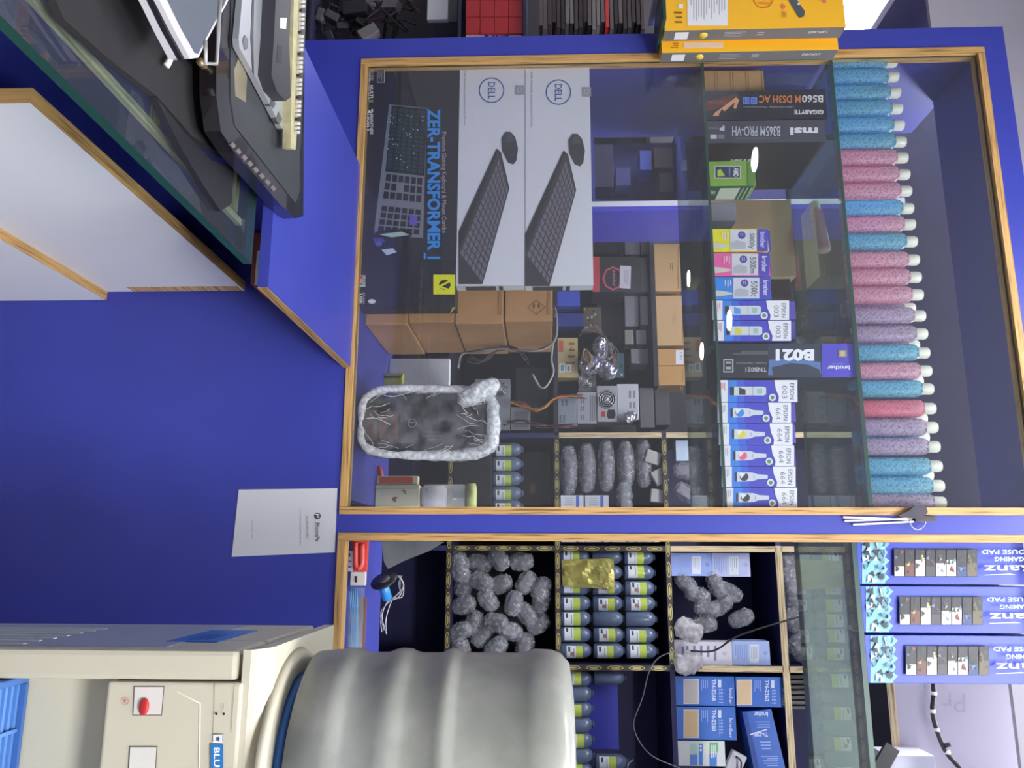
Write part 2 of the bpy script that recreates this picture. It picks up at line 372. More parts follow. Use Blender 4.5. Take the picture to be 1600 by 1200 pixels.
#SPLIT
# ================================================================== SIDE COUNTER (left, comes towards the camera)
t = thing('side_counter', 'blue and white laminate side counter with plywood edges under a glass top', 'counter', (-.9, -.8, 0))
zt = SILL - .002
MB().box(-.84, -.378, -.515, -.0005, zt - .016, zt - .001, BLUE).box(-.8399, -.3781, -.515, -.0005, zt - .001, zt, BLUE).build('worktop', t)
MB().box(-.3778, -.3765, -.515, -.0005, zt - .016, zt - .0012, plymat((150, 118, 70), axis=1)).build('plywood_edging', t)
s1z = .780; s2z = .476; yn = pz(52, 126, s1z).y
MB().box(-.568, -.5485, yn, -.002, 0, s1z, WHITE).build('side_panel', t)
MB().box(-.569, -.5484, yn, -.002, s1z, s1z + .0012, plymat(axis=1)).box(-.569, -.5484, yn - .0012, yn, 0, s1z + .0012, plymat(axis=2)).build('plywood_edging', t)
MB().box(-.548, -.530, -1.55, -.002, 0, s2z, WHITE).build('lower_panel', t)
MB().box(-.549, -.5298, -1.55, -.002, s2z, s2z + .0012, plymat(axis=1)).build('plywood_edging', t)
MB().box(-.5482, -.5476, -.034, -.004, s2z + .06, s1z - .004, plymat((196, 160, 112), axis=1)).build('chipped_edge', t)
MB().box(-.66, -.645, -1.58, -.002, 0, .955, BLUE_IN).build('inner_panel', t)
MB().box(-1.5, -.661, -1.58, -.02, .66, .675, BLUE_IN).build('inner_shelf', t)
MB().box(-1.5, -1.485, -1.58, -.002, 0, .955, BLUE_IN).build('inner_panel', t)
MB().box(-.472, -.462, -1.58, -.545, .978, .985, plymat((160, 146, 112), axis=1)).build('batten', t)
for yy in (-.565, -.80, -1.06, -1.30): MB().box(-1.5, -.4755, yy - .006, yy + .006, .977, .984, plymat((150, 136, 100), axis=0)).build('batten', t)
MB().box(-.64, -.53, -.10, -.004, .83, .86, mat((150, 86, 60), .6)).box(-.60, -.527, -.103, -.101, .84, .88, WHITE).build('support_block', t)
MB().glass(-1.5, -.408, -1.56, -.53, .987, .9990, glassmat((226, 236, 238), .02), GEDGE, 2).build('counter_top', label='thick greenish glass top of the side counter under the broken laptops', cat='glass top')
ZG = .9995
def slab(mb, poly, z0, z1, M, y0=None):
    """flat part with an outline given as photograph pixels on its top plane"""
    pts = [pz(X, Y, z1) for X, Y in poly]; n = len(pts)
    if sum((pts[i].x * pts[(i + 1) % n].y - pts[(i + 1) % n].x * pts[i].y) for i in range(n)) < 0: pts.reverse()
    vs = [Vector((p.x, p.y, z0)) for p in pts] + [Vector((p.x, p.y, z1)) for p in pts]
    return mb.add(vs, [tuple(range(n - 1, -1, -1)), tuple(range(n, 2 * n))] + [(i, (i + 1) % n, n + (i + 1) % n, n + i) for i in range(n)], M)
LEATHER = mat((27, 25, 28), .8, var=.15, scale=50, bump=.4)
o = slab(MB(), [(62, -60), (100, 30), (170, 92), (245, 150), (300, 212), (352, 246), (362, 238), (380, 60), (400, -60)], ZG, ZG + .008, LEATHER)
o.build('laptop_sleeve', label='flat black cloth laptop sleeve lying on the counter glass', cat='sleeve')
t = thing('carry_pouch', 'small black soft pouch behind the sleeve at the glass edge', 'pouch', pz(290, 220, ZG))
slab(MB(), [(244, 152), (262, 190), (285, 235), (318, 290), (345, 330), (362, 318), (365, 262), (330, 250), (290, 208)], ZG, ZG + .0075, mat((26, 25, 32), .5, bump=.3, scale=80)).build('body', t)
# black gutted laptop base
t = thing('gutted_laptop', 'black glossy laptop base without its cover on the counter glass', 'laptop', (-.7, -.55, ZG + .009))
GB = mat((24, 19, 23), .18, coat=.6)
zb = SILL + .0008; zh = zb + .020
outer = [(337, -40), (338, 150), (345, 205), (366, 238), (400, 276), (440, 322), (462, 341), (474, 338), (476, 60), (478, -40)]
slab(MB(), outer, zb, zh, GB).build('base_shell', t)
slab(MB(), [(362, -40), (360, 150), (367, 196), (395, 232), (440, 290), (462, 318), (468, 300), (470, 60), (471, -40)], zh, zh + .001, mat((52, 54, 58), .5, var=.1)).build('inner_tray', t)
mb = MB(); rnd = random.Random(3)
for i in range(8):
    a = (360 + i * 9, 226 + i * 9.6); slab(mb, [(a[0], a[1]), (a[0] + 5, a[1] + 6), (a[0] + 9, a[1] + 2), (a[0] + 4, a[1] - 4)], zh - .001, zh + .0015, mat((150, 140, 135), .3, metal=.6))
mb.build('port_row', t)
mb = MB(); slab(mb, [(366, 108), (368, 150), (384, 160), (386, 122), (380, 90), (374, 88)], zh + .001, zh + .0018, mat((150, 140, 118), .4, metal=.5)); mb.build('hinge_bracket', t)
# silver palm rest
t = thing('palm_rest', 'silver laptop palm rest laid on the black laptop base', 'laptop part', (-.75, -.6, zh + .002))
zp = zh + .011
slab(MB(), [(381, -30), (373, 60), (374, 74), (398, 118), (440, 200), (449, 206), (455, 150), (450, -30)], zp - .008, zp, mat((176, 178, 184), .35, metal=.5)).build('plate', t)
slab(MB(), [(396, -30), (398, -30), (396, 60), (397, 116), (395, 112), (392, 60)], zp, zp + .0008, mat((60, 60, 64), .4)).build('seam', t)
slab(MB(), [(383, 55), (380, 63), (383, 78), (387, 76), (388, 62)], zp, zp + .0015, mat((96, 98, 104), .4)).build('foot', t)
mb = MB()
for a in ((404, 122), (412, 142), (421, 164), (431, 188)): slab(mb, [(a[0], a[1]), (a[0] + 6, a[1] + 6), (a[0] + 10, a[1] - 2), (a[0] + 4, a[1] - 14)], zp - .006, zp - .0055 + .006, mat((120, 120, 126), .3, metal=.7))
mb.build('screw_tab', t)
# battery
t = thing('laptop_battery', 'dark grey laptop battery with a tiny white label on the palm rest', 'battery', (-.8, -.6, zp))
slab(MB(), [(432, -30), (428, 60), (424, 118), (432, 142), (446, 158), (454, 152), (452, 60), (456, -30)], zp + .0003, zp + .018, mat((48, 48, 54), .45)).build('case', t)
slab(MB(), [(438, 28), (438, 44), (447, 45), (448, 28)], zp + .018, zp + .0186, mat((220, 214, 190), .5)).build('label', t)
slab(MB(), [(434, 70), (432, 98), (440, 100), (441, 72)], zp + .018, zp + .0184, mat((34, 34, 38), .5)).build('contacts', t)
# keyboard deck on end, seen along its edge
t = thing('keyboard_deck', 'worn beige laptop keyboard frame with key stubs, edge of the laptop pile', 'keyboard', (-.85, -.45, zp))
slab(MB(), [(460, -30), (456, 120), (454, 232), (462, 234), (470, 120), (476, -30)], zp + .0003, zp + .012, mat((170, 162, 126), .5, var=.2, scale=60)).build('frame', t)
mb = MB()
for i in range(34):
    Y = -20 + i * 6.8; slab(mb, [(473.5 - i * .27, Y), (473.5 - i * .27, Y + 4.6), (478 - i * .27, Y + 4.6), (478 - i * .27, Y)], zp + .0125, zp + .017, mat((196, 190, 184) if i % 5 else (40, 38, 42), .5))
mb.build('key_stub', t, kind='stuff')
slab(MB(), [(473, -30), (464, 232), (470, 232), (480, -30)], zp + .012, zp + .0125, mat((46, 44, 48), .5)).build('keypad_base', t)
# two thin silver screens leaning on the sleeve
ZL = zh - .006
t = thing('laptop_screen', 'silver edged laptop screen with grey glass lying across the sleeve', 'screen', (-.85, -.75, ZL + .009))
q = [(200, -70), (228, -20), (262, 40), (300, 94), (311, 92), (325, 60), (352, 10), (372, -40)]
def off(pts, dx): return [(X + dx, Y) for X, Y in pts]
slab(MB(), [(205, -70), (228, 0), (252, 50), (274, 92), (284, 94), (300, 70), (360, -40)], ZL + .009, ZL + .016, mat((206, 200, 206), .35, metal=.2)).build('lower_shell', t)
slab(MB(), [(215, -70), (238, 0), (262, 50), (286, 94), (294, 92), (310, 66), (364, -40)], ZL + .0165, ZL + .022, BLACK).build('gap_gasket', t)
slab(MB(), [(226, -70), (247, -4), (272, 46), (297, 92), (310, 90), (325, 60), (352, 10), (376, -40)], ZL + .0225, ZL + .028, mat((206, 202, 206), .35, metal=.2)).build('upper_shell', t)
slab(MB(), [(240, -70), (259, -6), (283, 44), (305, 83), (310, 84), (323, 58), (350, 8), (372, -40)], ZL + .0282, ZL + .0287, mat((92, 98, 108), .12)).build('glass_face', t)
MB().tube([pz(345, -20, ZL + .03), pz(341, 60, ZL + .03), pz(338, 100, ZL + .03), pz(321, 99, ZL + .03), pz(321, 64, ZL + .03)], .0022, mat((190, 188, 184), .3, metal=.5), sub=1).build('bent_metal_frame', label='thin bent metal frame standing between the screen and black laptop base', cat='frame')
t = thing('hinge_assembly', 'rusty metal laptop hinge sticking out beside the silver screen', 'hinge', pz(330, 110, ZG + .01))
p = [pz(312, 96, ZG + .03), pz(322, 106, ZG + .028), pz(330, 118, ZG + .024), pz(338, 132, ZG + .02)]
MB().tube(p, .005, mat((150, 136, 100), .4, metal=.6, var=.3, scale=90)).build('arm', t)
c = p[3]; MB().box(c.x - .012, c.x + .006, c.y - .006, c.y + .006, c.z - .006, c.z + .006, mat((190, 186, 150), .5), rot=.7).build('end_block', t)
MB().tube([pz(268, 86, ZG + .014), pz(264, 96, ZG + .016), pz(260, 103, ZG + .015)], .0035, WHITE).build('connector', label='small white cable connector on the black sleeve', cat='connector')

# ================================================================== PAPER, WATER DISPENSER
t = thing('paper_sign', 'white payment paper stuck on the blue panel beside the dispenser', 'sign', py(365, 815, -.002))
pp = [py(373, 765, -.0012), py(527, 763, -.0012), py(523, 863, -.0012), py(362, 870, -.0012)]
MB().add(pp + [p + Vector((0, .0008, 0)) for p in pp], [(0, 1, 2, 3), (4, 7, 6, 5), (0, 4, 5, 1), (1, 5, 6, 2), (2, 6, 7, 3), (3, 7, 4, 0)], mat((206, 206, 212), .6)).build('sheet', t)
P = Print('y', -.0012)
P.ell(496, 806, 5.2, 5.2, (70, 70, 76)).text('P', 492.6, 803, 499, 809, (220, 220, 224), bold=.02)
P.text('PhonePe', 492.5, 817, 499.5, 846, (70, 70, 76)).text('ACCEPTED HERE', 478.8, 806, 481.6, 841, (110, 110, 116)).text('Scan & Pay Using PhonePe App', 467.8, 796, 470.6, 853, (120, 120, 126)).text('Store name here', 393, 812, 395.6, 842, (130, 130, 136))
P.done(t)

DX, DY0, DY1, DZ, DW = .113, -.675, -.368, 1.105, .29
IV = mat((196, 190, 170), .42, var=.03, scale=5)
t = thing('water_dispenser', 'cream white water dispenser with a red tap knob in front of the partition', 'water dispenser', (DX + DW / 2, (DY0 + DY1) / 2, 0))
cx = DX + DW / 2; cyb = -.552
zr = pxx(0, 0, DX).z
def rz(X, Y=1100, y=DY0): return py(X, Y, y).z
ztap0, ztap1, zcr = rz(172, 1063), rz(378), rz(386)
xf = py(200, 1063, DY0).x
mb = MB()
mb.box(DX, DX + DW, DY0 + .10, DY1, 0, DZ - .03, IV, bev=.004)
mb.box(DX, xf, DY0, DY0 + .1, 0, DZ - .03, IV, bev=.006).box(DX + DW - (xf - DX), DX + DW, DY0, DY0 + .1, 0, DZ - .03, IV, bev=.006)
mb.box(xf, DX + DW - (xf - DX), DY0 + .004, DY0 + .1, ztap0 + .003, DZ - .03, IV, bev=.004)
mb.build('body', t)
mb = MB()      # crown with rounded front edge
prof = [(DY1, DZ), (DY0 + .03, DZ + .002), (DY0 + .015, DZ - .002), (DY0 + .005, DZ - .010), (DY0, DZ - .024), (DY0, zcr + .001), (DY1, zcr + .001)]
vs = []; 
for xx in (DX - .001, DX + DW + .001): vs += [Vector((xx, a, b)) for a, b in prof]
k = len(prof); mb.add(vs, [tuple(range(k)), tuple(range(2 * k - 1, k - 1, -1))] + [(i, k + i, k + (i + 1) % k, (i + 1) % k) for i in range(k)], IV)
mb.build('crown', t)
MB().lathe((cx, cyb, DZ), [(.135, .0005), (.128, .010), (.112, .013), (.104, .008)], IV, n=48).build('bottle_seat', t)
MB().lathe((cx, cyb, DZ), [(.104, .008), (.107, .018), (.1, .021), (.095, .012)], mat((70, 120, 190), .35), n=48).build('seat_ring', t)
mb = MB(); mb.box(xf + .001, DX + DW - (xf - DX) - .001, DY0 - .004, DY0 + .0035, ztap0, zcr - .006, IV, bev=.003).build('tap_panel', t)
mb = MB().box(xf + .008, DX + DW - .05, DY0 - .006, DY0 - .0042, rz(176), rz(232), mat((214, 208, 196), .4), bev=.0008)
# buttons
P = Print('y', DY0 - .0041)
P.poly([(209, 1072), (257, 1072), (253, 1118), (207, 1118)], (96, 88, 82)).poly([(210.5, 1073.5), (255.5, 1073.5), (251.8, 1116.5), (208.5, 1116.5)], (214, 208, 202))
P.poly([(202, 1166), (246, 1166), (243, 1215), (199, 1215)], (96, 88, 82)).poly([(203.5, 1167.5), (244.5, 1167.5), (241.5, 1215), (201, 1215)], (212, 208, 200))
P.ring(195, 1096, 6, 6, .7, (206, 130, 120)).poly([(192, 1094), (198, 1094), (195, 1099)], (206, 120, 110))
P.poly([(276, 1081), (277, 1080), (314, 1098), (312, 1240), (310, 1240), (311.5, 1100)], (232, 228, 216))
P.poly([(335, 1067), (335.8, 1067), (333, 1145), (332.2, 1145)], (130, 124, 112)).poly([(366, 1067), (366.8, 1067), (361, 1145), (360.2, 1145)], (130, 124, 112)).poly([(335, 1066.5), (366, 1066.5), (366, 1067.3), (335, 1067.3)], (130, 124, 112))
P.ell(338, 1115.5, 2, 2, (20, 20, 22)).ell(349.5, 1115.5, 2, 2, (20, 20, 22)).para(344, 1099, 351, 1112, (170, 164, 152), 2)
P.rect(333, 1148, 350, 1161, (222, 224, 226)).rect(347.6, 1149, 349.2, 1160, (60, 70, 90))
st = [(340.5 + (5 if i % 2 == 0 else 2) * math.cos(math.pi * i / 5), 1154.5 + (5 if i % 2 == 0 else 2) * math.sin(math.pi * i / 5)) for i in range(10)]
P.poly(st, (60, 66, 84))
P.rect(329, 1163, 349, 1262, (40, 112, 178)).text('BLUE STAR', 334, 1168, 343.5, 1256, (232, 238, 242), bold=.02)
P.done(t)
c = py(221, 1106, DY0 - .012); MB().lathe((c.x, DY0 - .0045, c.z), [(.0095, 0), (.0095, .003), (.008, .004), (0, .004)], mat((178, 40, 44), .35), n=20, R=Matrix.Rotation(math.pi / 2, 3, 'X'), sx=.95, sy=.55).build('tap_knob', t)
# recess back, drip tray
MB().box(xf, DX + DW - (xf - DX), DY0 + .045, DY0 + .0995, .3, ztap0, mat((206, 200, 176), .5)).build('recess_wall', t)
zt_ = rz(6, 1100); BT = mat((66, 108, 176), .4)
mb = MB().box(xf + .004, DX + DW - .035, DY0 - .03, DY0 + .042, zt_ - .05, zt_ - .012, BT, bev=.008); mb.build('drip_tray', t)
mb = MB().box(xf + .002, DX + DW - .033, DY0 - .034, DY0 - .026, zt_ - .02, zt_, BT, bev=.002).box(xf + .002, xf + .010, DY0 - .0255, DY0 + .042, zt_ - .02, zt_, BT, bev=.002).box(xf + .0105, DX + DW - .033, DY0 + .036, DY0 + .042, zt_ - .02, zt_, BT)
mb.build('tray_rim', t)
for i in range(6):
    yy = DY0 - .020 + i * .0105; MB().box(xf + .0115, DX + DW - .036, yy - .0022, yy + .0022, zt_ - .011, zt_ - .006, mat((92, 140, 208), .4)).build('slat', t)
for xx in (.30, .62): MB().box(xf + xx * .2, xf + xx * .2 + .004, DY0 - .025, DY0 + .035, zt_ - .0055, zt_ - .003, mat((92, 140, 208), .4)).build('cross_bar', t)
P = Print('x', DX - .0016, lift=-.0008)
def sP(X, Y): return pxx(X, Y, DX - .0016)
P = MB()
sn = [0]
def side(y0, y1, z0, z1, c):
    sn[0] += 1; P.box(DX - .0004 - .0004 * sn[0], DX - .0002, y0, y1, z0, z1, mat(c, .4))
side(-.65, -.39, .30, .98, (160, 168, 186))
side(-.60, -.46, .955, 1.02, (58, 120, 204)); side(-.58, -.52, .975, 1.0, (40, 90, 170))
for i in range(7): side(-.64 + i * .03, -.632 + i * .03, .62 - .02 * (i % 2), .80, (206, 206, 206)); sn[0] -= 1
P.build('side_sticker', t)
# bottle
t = thing('water_bottle', 'large upturned clear ribbed water bottle on the dispenser', 'bottle', (cx, cyb, DZ + .013))
z0 = DZ + .014; H = 1.437 - z0; r = .134
def zz(X): return py(X, 1190, cyb - r * .4).z
pr = [(.088, z0 + .002), (.100, z0 + .016), (.118, z0 + .034), (.128, z0 + .05)]
ribs = [(520, 575), (600, 650), (680, 726)]
za = z0 + .055; pr += [(.131, za)]
zs_ = [py(X, 1012, cyb).z for X in (500, 536, 545, 562, 570, 578, 608, 617, 628, 642, 650, 658, 690, 699, 706, 716, 723, 730, 815, 826, 836, 848, 862)]
rr_ = [.1300, .1325, .1342, .1338, .1305, .1290, .1290, .1325, .1345, .1338, .1305, .1290, .1290, .1325, .1345, .1338, .1305, .1295, .1295, .1325, .1345, .1342, .1335]
pr = [(a, b) for a, b in pr if b < zs_[0] - .004] + [(min(r_, .1345), z_) for z_, r_ in zip(zs_, rr_)]
zl = zs_[-1]; pr += [(.129, zl + .012), (.118, zl + .022), (.09, zl + .026), (.05, zl + .022), (0, zl + .020)]
PETM = filmmat((168, 168, 160), .78, tint=(214, 220, 216), rough=.28, scale=14, bump=.05, spread=.12)
MB().lathe((cx, cyb, 0), pr, PETM, n=72).build('shell', t)
zw = py(600, 1120, cyb).z
MB().lathe((cx, cyb, 0), [(0, z0 + .004), (.084, z0 + .005), (.112, z0 + .034), (.124, z0 + .06), (.121, zw), (0, zw)], filmmat((120, 160, 200), .45, tint=(190, 215, 235), rough=.05, scale=5, bump=.05, spread=.05), n=48).build('water', t)
#SPLIT
# ================================================================== LEFT SHOWCASE: boxes on the case floor
ZF = SILL + .0008
def keyboard_combo(dX, dY, name_label, z0):
    t = carton('keyboard_box', name_label, 'box', (715.5 + dX, 99, 819.5 + dX, 446), .025, .034, (214, 214, 220), 'white keyboard boxes stacked in the window', z0=z0)
    P = Print('y', .025)
    o = lambda pts: [(X + dX, Y + dY) for X, Y in pts]
    P.ring(768 + dX, 141 + dY, 20, 20, 1.8, (70, 80, 150)).text('DELL', 762.5 + dX, 128 + dY, 773.5 + dX, 155 + dY, (70, 80, 150), bold=.01)
    P.text('Dell Wireless Keyboard and Mouse', 724 + dX, 110 + dY, 728 + dX, 196 + dY, (120, 120, 128))
    P.rect(805 + dX, 133 + dY, 819 + dX, 148 + dY, (150, 152, 156)).ring(812 + dX, 140 + dY, 4, 4, 1, (190, 190, 192))
    KB = (62, 59, 64)
    P.poly(o([(776, 232), (783, 238), (796, 294), (754, 444), (716.5, 444), (716.5, 362)]), KB)
    P.poly(o([(776, 232), (779, 234), (718, 388), (716.5, 366), ]), (44, 42, 46))
    P.grid(o([(779, 248), (794, 296), (752, 443), (717.5, 392)]), 5, 14, (96, 91, 100), .22) if 0 else P.grid(o([(780, 246), (794, 296), (753, 442), (718, 396)]), 6, 15, (112, 106, 116), .22)
    P.poly(o([(790, 206), (783.5, 216), (785, 236), (794, 254), (802, 257), (807, 251), (809.5, 232), (805, 214), (798, 206)]), (58, 56, 61))
    P.poly(o([(792, 209), (800, 209), (803, 222), (790, 222)]), (78, 75, 82))
    P.done(t)
    MB().box(t['x1'] + .0004, t['x1'] + .0010, .030, .055, py(728 + dX, 455, .04).z, py(775 + dX, 455, .04).z, mat((50, 50, 54), .4)).box(t['x1'] + .0004, t['x1'] + .0010, .030, .055, py(780 + dX, 455, .04).z, py(786 + dX, 455, .04).z, mat((50, 50, 54), .4)).build('handle_slot', t)
    return t
# black gaming keyboard box
t = carton('keyboard_box', 'long black gaming keyboard box with blue title beside the white keyboard boxes', 'box', (561, 103, 714.5, 478), .025, .060, (33, 32, 40), z0=ZF)
P = Print('y', .025)
P.poly([(608, 163), (668, 169), (667, 172), (661, 372), (584, 366)], (120, 122, 132)).poly([(612, 165), (667, 170), (663, 275), (602, 268)], (26, 30, 36))
P.grid([(613, 168), (666, 173), (662, 272), (603, 264)], 6, 15, (44, 58, 66), .25)
P.grid([(603, 270), (661, 277), (659, 318), (597, 311)], 6, 3, (34, 32, 42), .22, skip=lambda i, j: i == 2 and j == 1)
P.grid([(596, 320), (659, 327), (656, 368), (589, 362)], 6, 4, (36, 32, 46), .22)
for i in range(30):
    a = random.uniform(0, 1); b = random.uniform(0, 1); P.ell(608 + 54 * a - 6 * b, 172 + 90 * b + 6 * a, .9, .9, (190, 214, 216), 8)
P.poly([(640, 335), (652, 338), (651, 352), (640, 352)], (96, 80, 180))
P.poly([(588, 362), (610, 358), (634, 358), (645, 366), (634, 377), (618, 375), (622, 388), (606, 400), (588, 398), (577, 388), (576, 374)], (30, 30, 44)).poly([(592, 366), (628, 362), (640, 367), (612, 371)], (170, 190, 178)).poly([(596, 390), (614, 388), (620, 394), (604, 399)], (190, 194, 206)).poly([(582, 372), (598, 372), (602, 378), (586, 382)], (70, 66, 140)).ell(592, 381, 5, 4, (90, 90, 170))
P.text('ZER-TRANSFORMER 1', 667.5, 170, 688, 405, (48, 142, 222), bold=.035).poly([(662, 395), (665, 395), (665, 405), (662, 405)], (48, 142, 222))
P.text('Premium Gaming Keyboard & Mouse Combo', 688.5, 206, 697.5, 364, (186, 170, 176))
P.text('USB', 574, 108, 579, 128, (210, 210, 214), bold=.03).text('HIGH SPEED', 579.5, 108, 583.5, 126, (200, 200, 204)).poly([(589, 108), (601, 108), (601, 129), (589, 129)], (190, 190, 196)).poly([(590, 109), (600, 109), (600, 128), (590, 128)], (60, 60, 68)).para(590.5, 110, 599, 127, (150, 150, 158), 5)
P.text('MULTI', 578, 133, 583, 153, (224, 224, 226), bold=.04).text('COLOUR', 572, 133, 577.5, 156, (214, 214, 218), bold=.03).rect(572, 156, 583, 160, (110, 140, 80))
P.text('3', 571, 170, 583, 177, (230, 230, 232), bold=.03).text('BRIGHTNESS', 578, 178, 583, 210, (214, 214, 218), bold=.03).text('LEVELS', 571, 178, 577, 205, (214, 214, 218), bold=.03)
P.rect(561.5, 430, 571, 448, (196, 196, 200)).rect(562, 431, 566.5, 436, (190, 60, 50)).rect(562, 436.5, 566.5, 441, (220, 150, 50)).rect(562, 441.5, 566.5, 446, (70, 150, 80)).text('LED', 567, 431, 570.5, 446, (40, 40, 44))
P.text('SPLASH', 566.5, 457, 570, 475, (200, 200, 204)).text('USB', 561.8, 459, 566, 474, (210, 210, 214), bold=.03).ell(581, 471, 6, 3.5, (206, 206, 212))
P.rect(677, 429, 711, 460, (226, 226, 26))
P.ell(695, 445, 9, 8, (30, 30, 20)).poly([(686, 446), (702, 438), (704, 440), (688, 449)], (226, 226, 26)).poly([(686, 446), (703, 452), (702, 455), (686, 449)], (226, 226, 26))
P.done(t)
Q = Print('x', t['x1']); Q.poly([(707, 480), (713, 480), (702, 492)], (200, 200, 30)); Q.a.build('side_print', t)
zz1 = py(714.5, 280, .025).z + .0012
k1 = keyboard_combo(0, 0, 'white keyboard and mouse box touching the black gaming box', zz1)
keyboard_combo(104.5, 3, 'white keyboard and mouse box further from the black gaming box', py(819.5, 272, .025).z + .0014)
# kraft cartons behind
xk0, xk1 = -.86, py(600, 507, .10).x
zb_ = [ZF] + [py(X, 500, .10).z for X in (637, 710, 787, 864)]
for i in range(4):
    t = thing('cardboard_box', 'brown cardboard box behind the keyboard boxes, %s' % ['nearest the blue counter', 'second from the blue counter', 'third from the blue counter', 'with a printed square mark'][i], 'box', (-.6, .25, zb_[i]), 'brown cartons stacked in the showcase')
    MB().box(xk0 + .01 * (i % 2), xk1 - .004 * (i % 2), .10, .38, zb_[i] + .0008 * i, zb_[i + 1] - .0006, KRAFT, bev=.003).build('carton', t)
    MB().box(xk0 + .02, xk1 - .02, .0985, .0995, zb_[i + 1] - .012, zb_[i + 1] - .004, mat((150, 108, 62), .7)).build('flap', t)
    if i == 3:
        P = Print('y', .10); P.ring(838, 480, 14, 12, 1.2, (70, 44, 26), 4).para(830, 474, 846, 486, (80, 50, 30), 2); P.a.build('printed_mark', t)
MB().box(py(650, 560, .395).x, py(650, 641, .395).x, .395, .42, ZF, py(702, 600, .395).z, mat((196, 200, 206), .5), bev=.003).build('foam_panel', label='plain pale grey panel standing behind the brown boxes and wrapped computer', cat='panel')
# wrapped black thin client
t = thing('wrapped_computer', 'slim black computer wrapped in cloudy bubble film standing in the window', 'computer', (-.28, .1, ZF))
x0, x1 = py(650, 612, .05).x, py(650, 706, .05).x; z0, z1 = ZF + .012, py(766, 655, .05).z
MB().box(x0, x1, .05, .17, z0, z1, mat((30, 29, 32), .35), bev=.018).build('computer_body', t)
P = Print('y', .05)
P.rect(632, 634, 654, 690, (58, 56, 60)).ring(644, 661, 7, 7, 1.2, (140, 138, 142)).rect(640, 659.5, 648, 661, (150, 150, 152)).rect(655, 634, 700, 692, (22, 21, 24)).para(660, 672, 690, 690, (90, 90, 94), 3, mode='D')
P.rect(566, 640, 590, 688, (84, 68, 66)).rect(592, 646, 622, 686, (96, 66, 62)).poly([(606, 640), (612, 640), (612, 690), (606, 690)], (70, 66, 70)).rect(704, 640, 730, 690, (44, 43, 47)); P.done(t)
WR = filmmat((225, 226, 230), .09, rough=.1, scale=40, bump=.5, spread=.10)
WR2 = filmmat((240, 240, 242), .72, rough=.3, scale=110, bump=.6, spread=.26)
def shellwrap(x0, x1, y0, y1, z0, z1, M, seed, amp):
    mb = MB(); nu, nv = 56, 20; cx_, cy_, cz_ = (x0 + x1) / 2, (y0 + y1) / 2, (z0 + z1) / 2; vs = []
    for j in range(nv + 1):
        v = -1 + 2 * j / nv
        for i in range(nu):
            a = 2 * math.pi * i / nu; ca, sa = math.cos(a), math.sin(a)
            sq = (abs(ca) ** 5 + abs(sa) ** 5) ** (-1 / 5); cap = (1 - abs(v) ** 8) ** .5
            p = Vector((ca * sq * cap, v, sa * sq * cap)); k = 1 + amp * mnoise.noise(Vector((p.x * 2.2 + seed, p.y * 2, p.z * 2.6))) + amp * .7 * mnoise.noise(p * 6 + Vector((seed, 0, 0)))
            vs.append(Vector((cx_ + (x1 - x0) / 2 * p.x * k, cy_ + (y1 - y0) / 2 * p.y, max(ZF, cz_ + (z1 - z0) / 2 * p.z * k))))
    fs = [(j * nu + i, j * nu + (i + 1) % nu, (j + 1) * nu + (i + 1) % nu, (j + 1) * nu + i) for j in range(nv) for i in range(nu)]
    return mb.add(vs, fs, M, True)
shellwrap(x0 - .006, x1 + .004, .034, .18, ZF + .002, z1 + .006, WR, 1, .03).build('clear_film', t)
# thick rolled rim of bubble wrap round the outline
mb = MB(); xa, xb, za_, zb2 = py(650, 606, .04).x, py(650, 711, .04).x, ZF + .012, py(771, 655, .04).z
ringp = []
for i in range(49):
    a = 2 * math.pi * i / 48; ca, sa = math.cos(a), math.sin(a); sq = (abs(ca) ** 4 + abs(sa) ** 4) ** (-1 / 4)
    ringp.append(Vector(((xa + xb) / 2 + (xb - xa) / 2 * ca * sq, .048 + .008 * math.sin(3 * a), max(za_ + .002, (za_ + zb2) / 2 + (zb2 - za_) / 2 * sa * sq))))
for i in range(48):
    for k in range(1): pass
def crumple_tube(mb, pts, rad, M, seed, n=10):
    vs = []
    for i, p in enumerate(pts):
        d = (pts[(i + 1) % len(pts)] - pts[i - 1]).normalized(); u = Vector((0, -1, 0)); w = d.cross(u).normalized()
        for k in range(n):
            a = 2 * math.pi * k / n; r_ = rad(i) * (1 + .35 * mnoise.noise(p * 40 + Vector((k * 1.7, seed, 0)))); q = p + u * math.cos(a) * r_ + w * math.sin(a) * r_; q.z = max(ZF, q.z); q.y = max(.0135, q.y); vs.append(q)
    L = len(pts); mb.add(vs, [(i * n + k, i * n + (k + 1) % n, ((i + 1) % L) * n + (k + 1) % n, ((i + 1) % L) * n + k) for i in range(L) for k in range(n)], M, True)
crumple_tube(mb, ringp[:-1], lambda i: .0085 + .006 * max(0, math.cos(2 * math.pi * (i - 9) / 48)) + .003 * mnoise.noise(Vector((i * .7, 3, 1))), WR2, 2)
mb.build('bubble_wrap', t)
mb = MB(); rc = random.Random(12)
